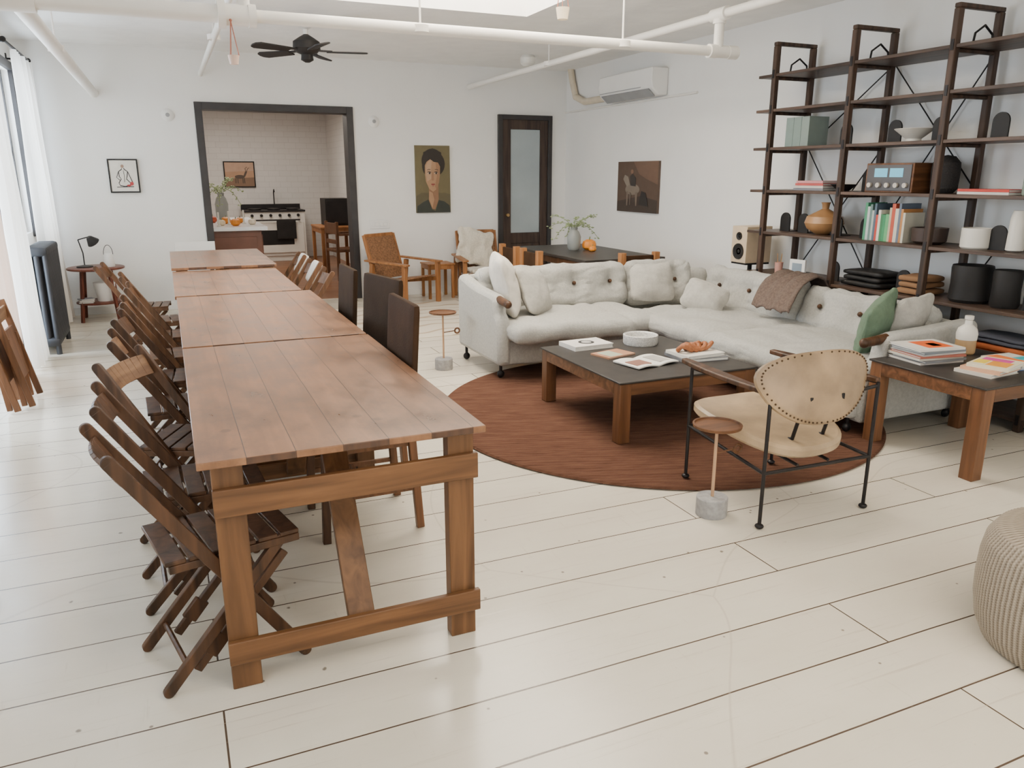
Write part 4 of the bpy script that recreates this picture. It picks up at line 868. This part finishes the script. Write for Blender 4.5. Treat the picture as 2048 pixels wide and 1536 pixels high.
# ---------------------------------------------------------------- dark dining table behind sofa
simple_table('black_dining_table','dark-topped dining table behind the sofa','table',(4.02,7.28,0),.90,1.66,.74,.06,MSLATE,MDW,ap=.06,topt=.03)
def strapchair(loc,rz):
    c=T('strap_chair','honey wood chair with pegged back posts','chair',loc,rz,'chairs at the dark dining table')
    b=MB(); b.bx((-.2,-.2,.42),(.2,.2,.45)); part(c,b,'seat',MBLEA,.006)
    for sx in(-1,1):
        part(c,MB().bx((sx*.21,-.21,0),(sx*.16,-.16,.42)),'leg',MHON,.004)
        part(c,MB().bx((sx*.22,.16,0),(sx*.16,.22,.80)),'leg',MHON,.004)
    b=MB(); b.bx((-.158,.178,.60),(.158,.202,.77)); part(c,b,'backrest',MBLEA,.006)
strapchair((3.50,7.65,0),PI/2); strapchair((3.50,7.10,0),PI/2); strapchair((4.14,6.60,0),PI)
VS=T('leafy_vase','grey stoneware vase with wispy green branches','vase',(3.98,7.45,.7405))
b=MB(); b.lathe([(.05,0),(.07,.03),(.075,.14),(.055,.19),(.035,.21),(.04,.235),(.03,.235),(.025,.2),(0,.19)]); part(VS,b,'vase',MGREYV)
b=MB()
for k in range(10):
    a=k*.72; rr=.22+.14*random.random(); pts=[]
    for i in range(8):
        u=i/7; pts.append((rr*u**1.3*math.cos(a),rr*u**1.3*math.sin(a),.19+.34*u-.18*u*u*(1+.6*(k%3))))
    b.tube(pts,.0028,5)
    for i in range(2,8):
        for s in range(3):
            p=Vector(pts[i]); b.sph(p+Vector((random.uniform(-.025,.025),random.uniform(-.025,.025),random.uniform(-.015,.015))),(.013,.008,.006),6,1)
part(VS,b,'branches',[MSTEM,MLEAF])['kind']='stuff'
def pumpkin(loc,r,m=MPUMP,G='pumpkins',lab='small orange pumpkin on table'):
    c=T('pumpkin',lab,'pumpkin',loc,0,G)
    b=MB(); b.lathe([(0.001,.1*r),(.5*r,0),(.9*r,.3*r),(r,.75*r),(.85*r,1.2*r),(.4*r,1.45*r),(0.001,1.35*r)],seg=48,fn=lambda q,a,z:q*(1+.07*abs(math.sin(a*5))-.03)); part(c,b,'body',m)
    b=MB(); b.cyl((0,0,1.3*r),(.1*r,0,1.85*r),.12*r,.08*r,8); part(c,b,'stem',MSTEM)
pumpkin((4.14,7.40,.7405),.075); pumpkin((4.08,7.22,.7405),.04)
for (x,y,r,m) in ((.78,10.5,.06,MPUMP),(.62,10.6,.05,cm((.75,.62,.42))),(1.0,10.7,.05,cm((.8,.7,.55))),(.7,11.0,.06,MPUMP),(.88,11.1,.05,MPUMP),(.55,11.3,.06,cm((.45,.08,.03)))): pumpkin((x,y,.9005),r,m,'pumpkins on the kitchen island','small pumpkin on the kitchen island')
for (x,y) in ((.58,10.45),(.92,10.95),(.72,10.75),(.5,10.9)):
    lathed('candle','slim white taper candle in holder','candle',MCER,[(.025,0),(.025,.012),(.011,.02),(.011,.17),(0,.175)],(x,y,.9005),12,group='candles on the kitchen island')
VS2=dup(VS,(.72,11.9,.9005),1.0,'glass vase with tall green branches on island'); VS2.scale=(1.2,1.2,1.6)
# ---------------------------------------------------------------- cane lounge chairs near back wall
def cane_chair(loc,rz,lab):
    c=T('cane_lounge_chair',lab,'armchair',loc,rz,'low lounge chairs by the wall')
    for s in(-1,1):
        part(c,MB().bx((.28,s*.33,0),(.33,s*.28,.50)),'leg',MHON,.004)
        part(c,MB().beam((-.20,s*.305,.50),(-.26,s*.305,0),.05,.045),'leg',MHON,.004)
        part(c,MB().beam((-.30,s*.305,.53),(.36,s*.305,.505),.022,.075,side=(0,1,0)),'armrest',MHON,.004)
        part(c,MB().beam((-.20,s*.27,.24),(.30,s*.27,.30),.05,.02),'side_rail',MHON,.003)
    b=MB(); b.beam((-.20,0,.27),(.30,0,.34),.016,.52,side=(0,1,0)); part(c,b,'seat',MRATT,.003)
    b=MB(); b.beam((-.20,0,.30),(-.36,0,.80),.016,.48,side=(0,1,0)); b.beam((-.20,.255,.26),(-.37,.255,.82),.04,.03,mi=1); b.beam((-.20,-.255,.26),(-.37,-.255,.82),.04,.03,mi=1); b.beam((-.365,-.24,.81),(-.365,.24,.81),.03,.045,side=(0,0,1),mi=1); part(c,b,'backrest',[MRATT,MHON],.003)
    return c
cane_chair((2.55,9.17,0),-1.0,'honey wood low lounge chair with woven cane back')
cane_chair((3.62,9.22,0),-PI/2-.12,'honey wood low lounge chair with sheepskin')
b=MB(); b.soft((0,0,0),(.46,.46,.05),.025,n=16,amp=.03,fs=7,bulge=.015); o=top(b,'sheepskin','cream sheepskin draped over lounge chair back','sheepskin',MSHEEP,(3.58,9.40,.62),sharp=2); o.rotation_euler=(1.25,.2,-.12)
b=MB(); b.soft((0,0,0),(.42,.36,.05),.02,n=12,amp=.02,fs=7); o=top(b,'sheepskin','cream sheepskin on lounge chair seat','sheepskin',MSHEEP,(3.60,9.12,.365),sharp=2)
simple_table('small_side_table','small honey wood side table between lounge chairs','side table',(3.10,9.48,0),.36,.34,.44,.035,MHON,MHON,ap=.05,topt=.02)
# ---------------------------------------------------------------- corner side table with lamp
ct=T('round_side_table','round two-tier mahogany side table','side table',(-.76,9.42,0))
MR2=wood('mahogany',(.08,.022,.014),(.20,.06,.035),'Z',.4)
b=MB(); b.lathe([(.27,.545),(.28,.55),(.28,.565),(.27,.57),(0,.57)],seg=40); part(ct,b,'tabletop',MR2)
b=MB(); b.lathe([(.22,.185),(.23,.19),(.23,.20),(.22,.205),(0,.205)],seg=40); part(ct,b,'lower_shelf',MR2)
for k in range(4):
    a=PI/4+k*PI/2; b=MB(); b.beam((.18*math.cos(a),.18*math.sin(a),.545),(.25*math.cos(a),.25*math.sin(a),0),.03,.03,side=(-math.sin(a),math.cos(a),0)); part(ct,b,'leg',MR2,.003)
lp=T('desk_lamp','small black adjustable desk lamp','lamp',(-.86,9.40,.5705))
b=MB(); b.lathe([(.08,0),(.08,.012),(.02,.025),(0,.025)]); part(lp,b,'base',MBLK)
b=MB(); b.tube([(0,0,.02),(.0,0,.15),(-.03,0,.29)],.006); b.tube([(-.03,0,.29),(.08,-.02,.32)],.006); part(lp,b,'arm',MBLK)
b=MB(); b.lathe([(.02,.05),(.03,.04),(.065,-.03),(.06,-.03),(.02,.03),(0,.04)],(.10,-.03,.28),M=Matrix.Rotation(.5,4,'X')@Matrix.Rotation(-.5,4,'Y')); part(lp,b,'lamp_shade',MBLK)
ln=T('lantern','small white lantern with wire handle','lantern',(-.62,9.36,.5705))
b=MB(); b.lathe([(.05,0),(.055,.01),(.045,.12),(.04,.14),(0,.145)]); part(ln,b,'body',MACW)
b=MB(); b.tube([(.045*math.cos(a),0,.13+.10*math.sin(a)) for a in [PI*i/10 for i in range(11)]],.003,6); part(ln,b,'handle',MIRON)
lathed('white_bucket','white metal bucket on lower tier','bucket',MACW,[(.08,0),(.11,.20),(.105,.20),(.075,.01),(0,.01)],(-.70,9.40,.2055))
for i in range(3): book((-.88,9.30,.2055+.016*i),(.14,.12,.015),((.3,.3,.3),(.6,.55,.5),(.2,.2,.22))[i],.2*i,'book on lower tier of side table','books on the corner table')
# ---------------------------------------------------------------- radiator, curtains
b=MB(); n=11
for i in range(n):
    y=7.66+.072*i
    for x in (-1.12,-1.055,-.99):
        b.cyl((x,y,.10),(x,y,.88),.023,seg=12)
    b.soft((-1.055,y,.89),(.18,.066,.08),.03,n=4); b.soft((-1.055,y,.11),(.18,.066,.08),.03,n=4)
    if i in(0,n-1): b.cyl((-1.12,y,0),(-1.12,y,.1),.022,seg=10); b.cyl((-.99,y,0),(-.99,y,.1),.022,seg=10)
top(b,'radiator','tall dark cast-iron column radiator','radiator',mat('dark_radiator_paint',(.032,.034,.040),.5,var=.2))
def curtain(y0,y1,x,z0,z1,m,lab,waves=6,amp=.035,sp=0,lean=0):
    b=MB(); t=bmesh.new(); nu,nv=waves*12,14; g=[]
    for i in range(nu+1):
        u=i/nu; r=[]
        for j in range(nv+1):
            v=j/nv; k=amp*(.55+.45*v); yy=y0+(y1-y0)*u; yc=(y0+y1)/2; yy=yc+(yy-yc)*(1+sp*v)
            r.append(t.verts.new((x+lean*v+k*math.sin(u*waves*2*PI+.4*math.sin(v*3))+.012*math.sin(u*17+v*4),yy,z1+(z0-z1)*v)))
        g.append(r)
    for i in range(nu):
        for j in range(nv): t.faces.new((g[i][j],g[i][j+1],g[i+1][j+1],g[i+1][j]))
    b._add(t,None); top(b,'curtain',lab,'curtain',m,group='curtains at the windows',sharp=2)
curtain(6.98,7.54,-1.12,.03,2.60,MCUR,'white linen curtain gathered beside the window',6,.05,lean=.03)
curtain(8.55,9.60,-1.12,.03,2.60,MCUR,'white linen curtain in the corner by radiator',7,.06,lean=.03)
curtain(6.20,6.85,-1.14,.03,2.60,MCURP,'peach-tinted linen curtain at the window',6,.03,sp=.1)
for (a,c_) in ((5.1,7.75),(8.2,9.6)):
    R_=T('curtain_rod','black iron curtain rod with wall brackets','curtain rod',(0,0,0),0,'curtain rods')
    b=MB(); b.cyl((-1.12,a,2.63),(-1.12,c_,2.63),.012); b.sph((-1.12,c_,2.63),.025); b.sph((-1.12,a,2.63),.025); part(R_,b,'rod',MBLK)
    for yy in (a+.1,c_-.08):
        b=MB(); b.cyl((-1.12,yy,2.63),(XL,yy,2.63),.009); b.bx((XL,yy-.02,2.58),(XL+.01,yy+.02,2.68)); part(R_,b,'bracket',MBLK)
# ---------------------------------------------------------------- camera
cam=bpy.data.cameras.new('camera'); co=bpy.data.objects.new('camera',cam); COL.objects.link(co)
cam.sensor_width=36; cam.lens=27.16; cam.clip_start=.05
co.location=(0,0,1.52); co.rotation_euler=(PI/2-math.radians(15.14),0,-math.radians(23.59))
bpy.context.scene.camera=co
vs=bpy.context.scene.view_settings
vs.view_transform='AgX'; vs.look='AgX - Base Contrast'
# ---------------------------------------------------------------- lights
def area(name,loc,rot,sx,sy,power,col):
    l=bpy.data.lights.new(name,'AREA'); l.shape='RECTANGLE'; l.size=sx; l.size_y=sy; l.energy=power; l.color=col
    o=bpy.data.objects.new(name,l); COL.objects.link(o); o.location=loc; o.rotation_euler=rot; return o
area('window_daylight_and_fill',(-1.62,6.46,1.35),(0,-PI/2,0),2.3,2.4,300,(.88,.94,1))
area('window_daylight_and_fill',(-1.62,8.92,1.75),(0,-PI/2,0),1.5,1.1,140,(.88,.94,1))
area('window_daylight_and_fill',(-1.62,.75,1.5),(0,-PI/2,0),2.0,4.3,50,(1,.95,.88))
area('window_daylight_and_fill',(.5,YF-.3,1.55),(PI/2,0,0),2.1,1.8,52,(1,.90,.76))  # added fill lamp outside an unseen window behind the camera
area('window_daylight_and_fill',(3.3,YF-.3,1.55),(PI/2,0,0),2.1,1.8,52,(1,.90,.76))  # second added fill lamp, at the other unseen rear window
area('kitchen_light',(1.2,12.8,2.6),(0,0,0),1.6,2.5,64,(1,.90,.80))
w=bpy.data.worlds.new('world'); bpy.context.scene.world=w; w.use_nodes=True
w.node_tree.nodes['Background'].inputs[0].default_value=(.95,.97,1,1); w.node_tree.nodes['Background'].inputs[1].default_value=2.2
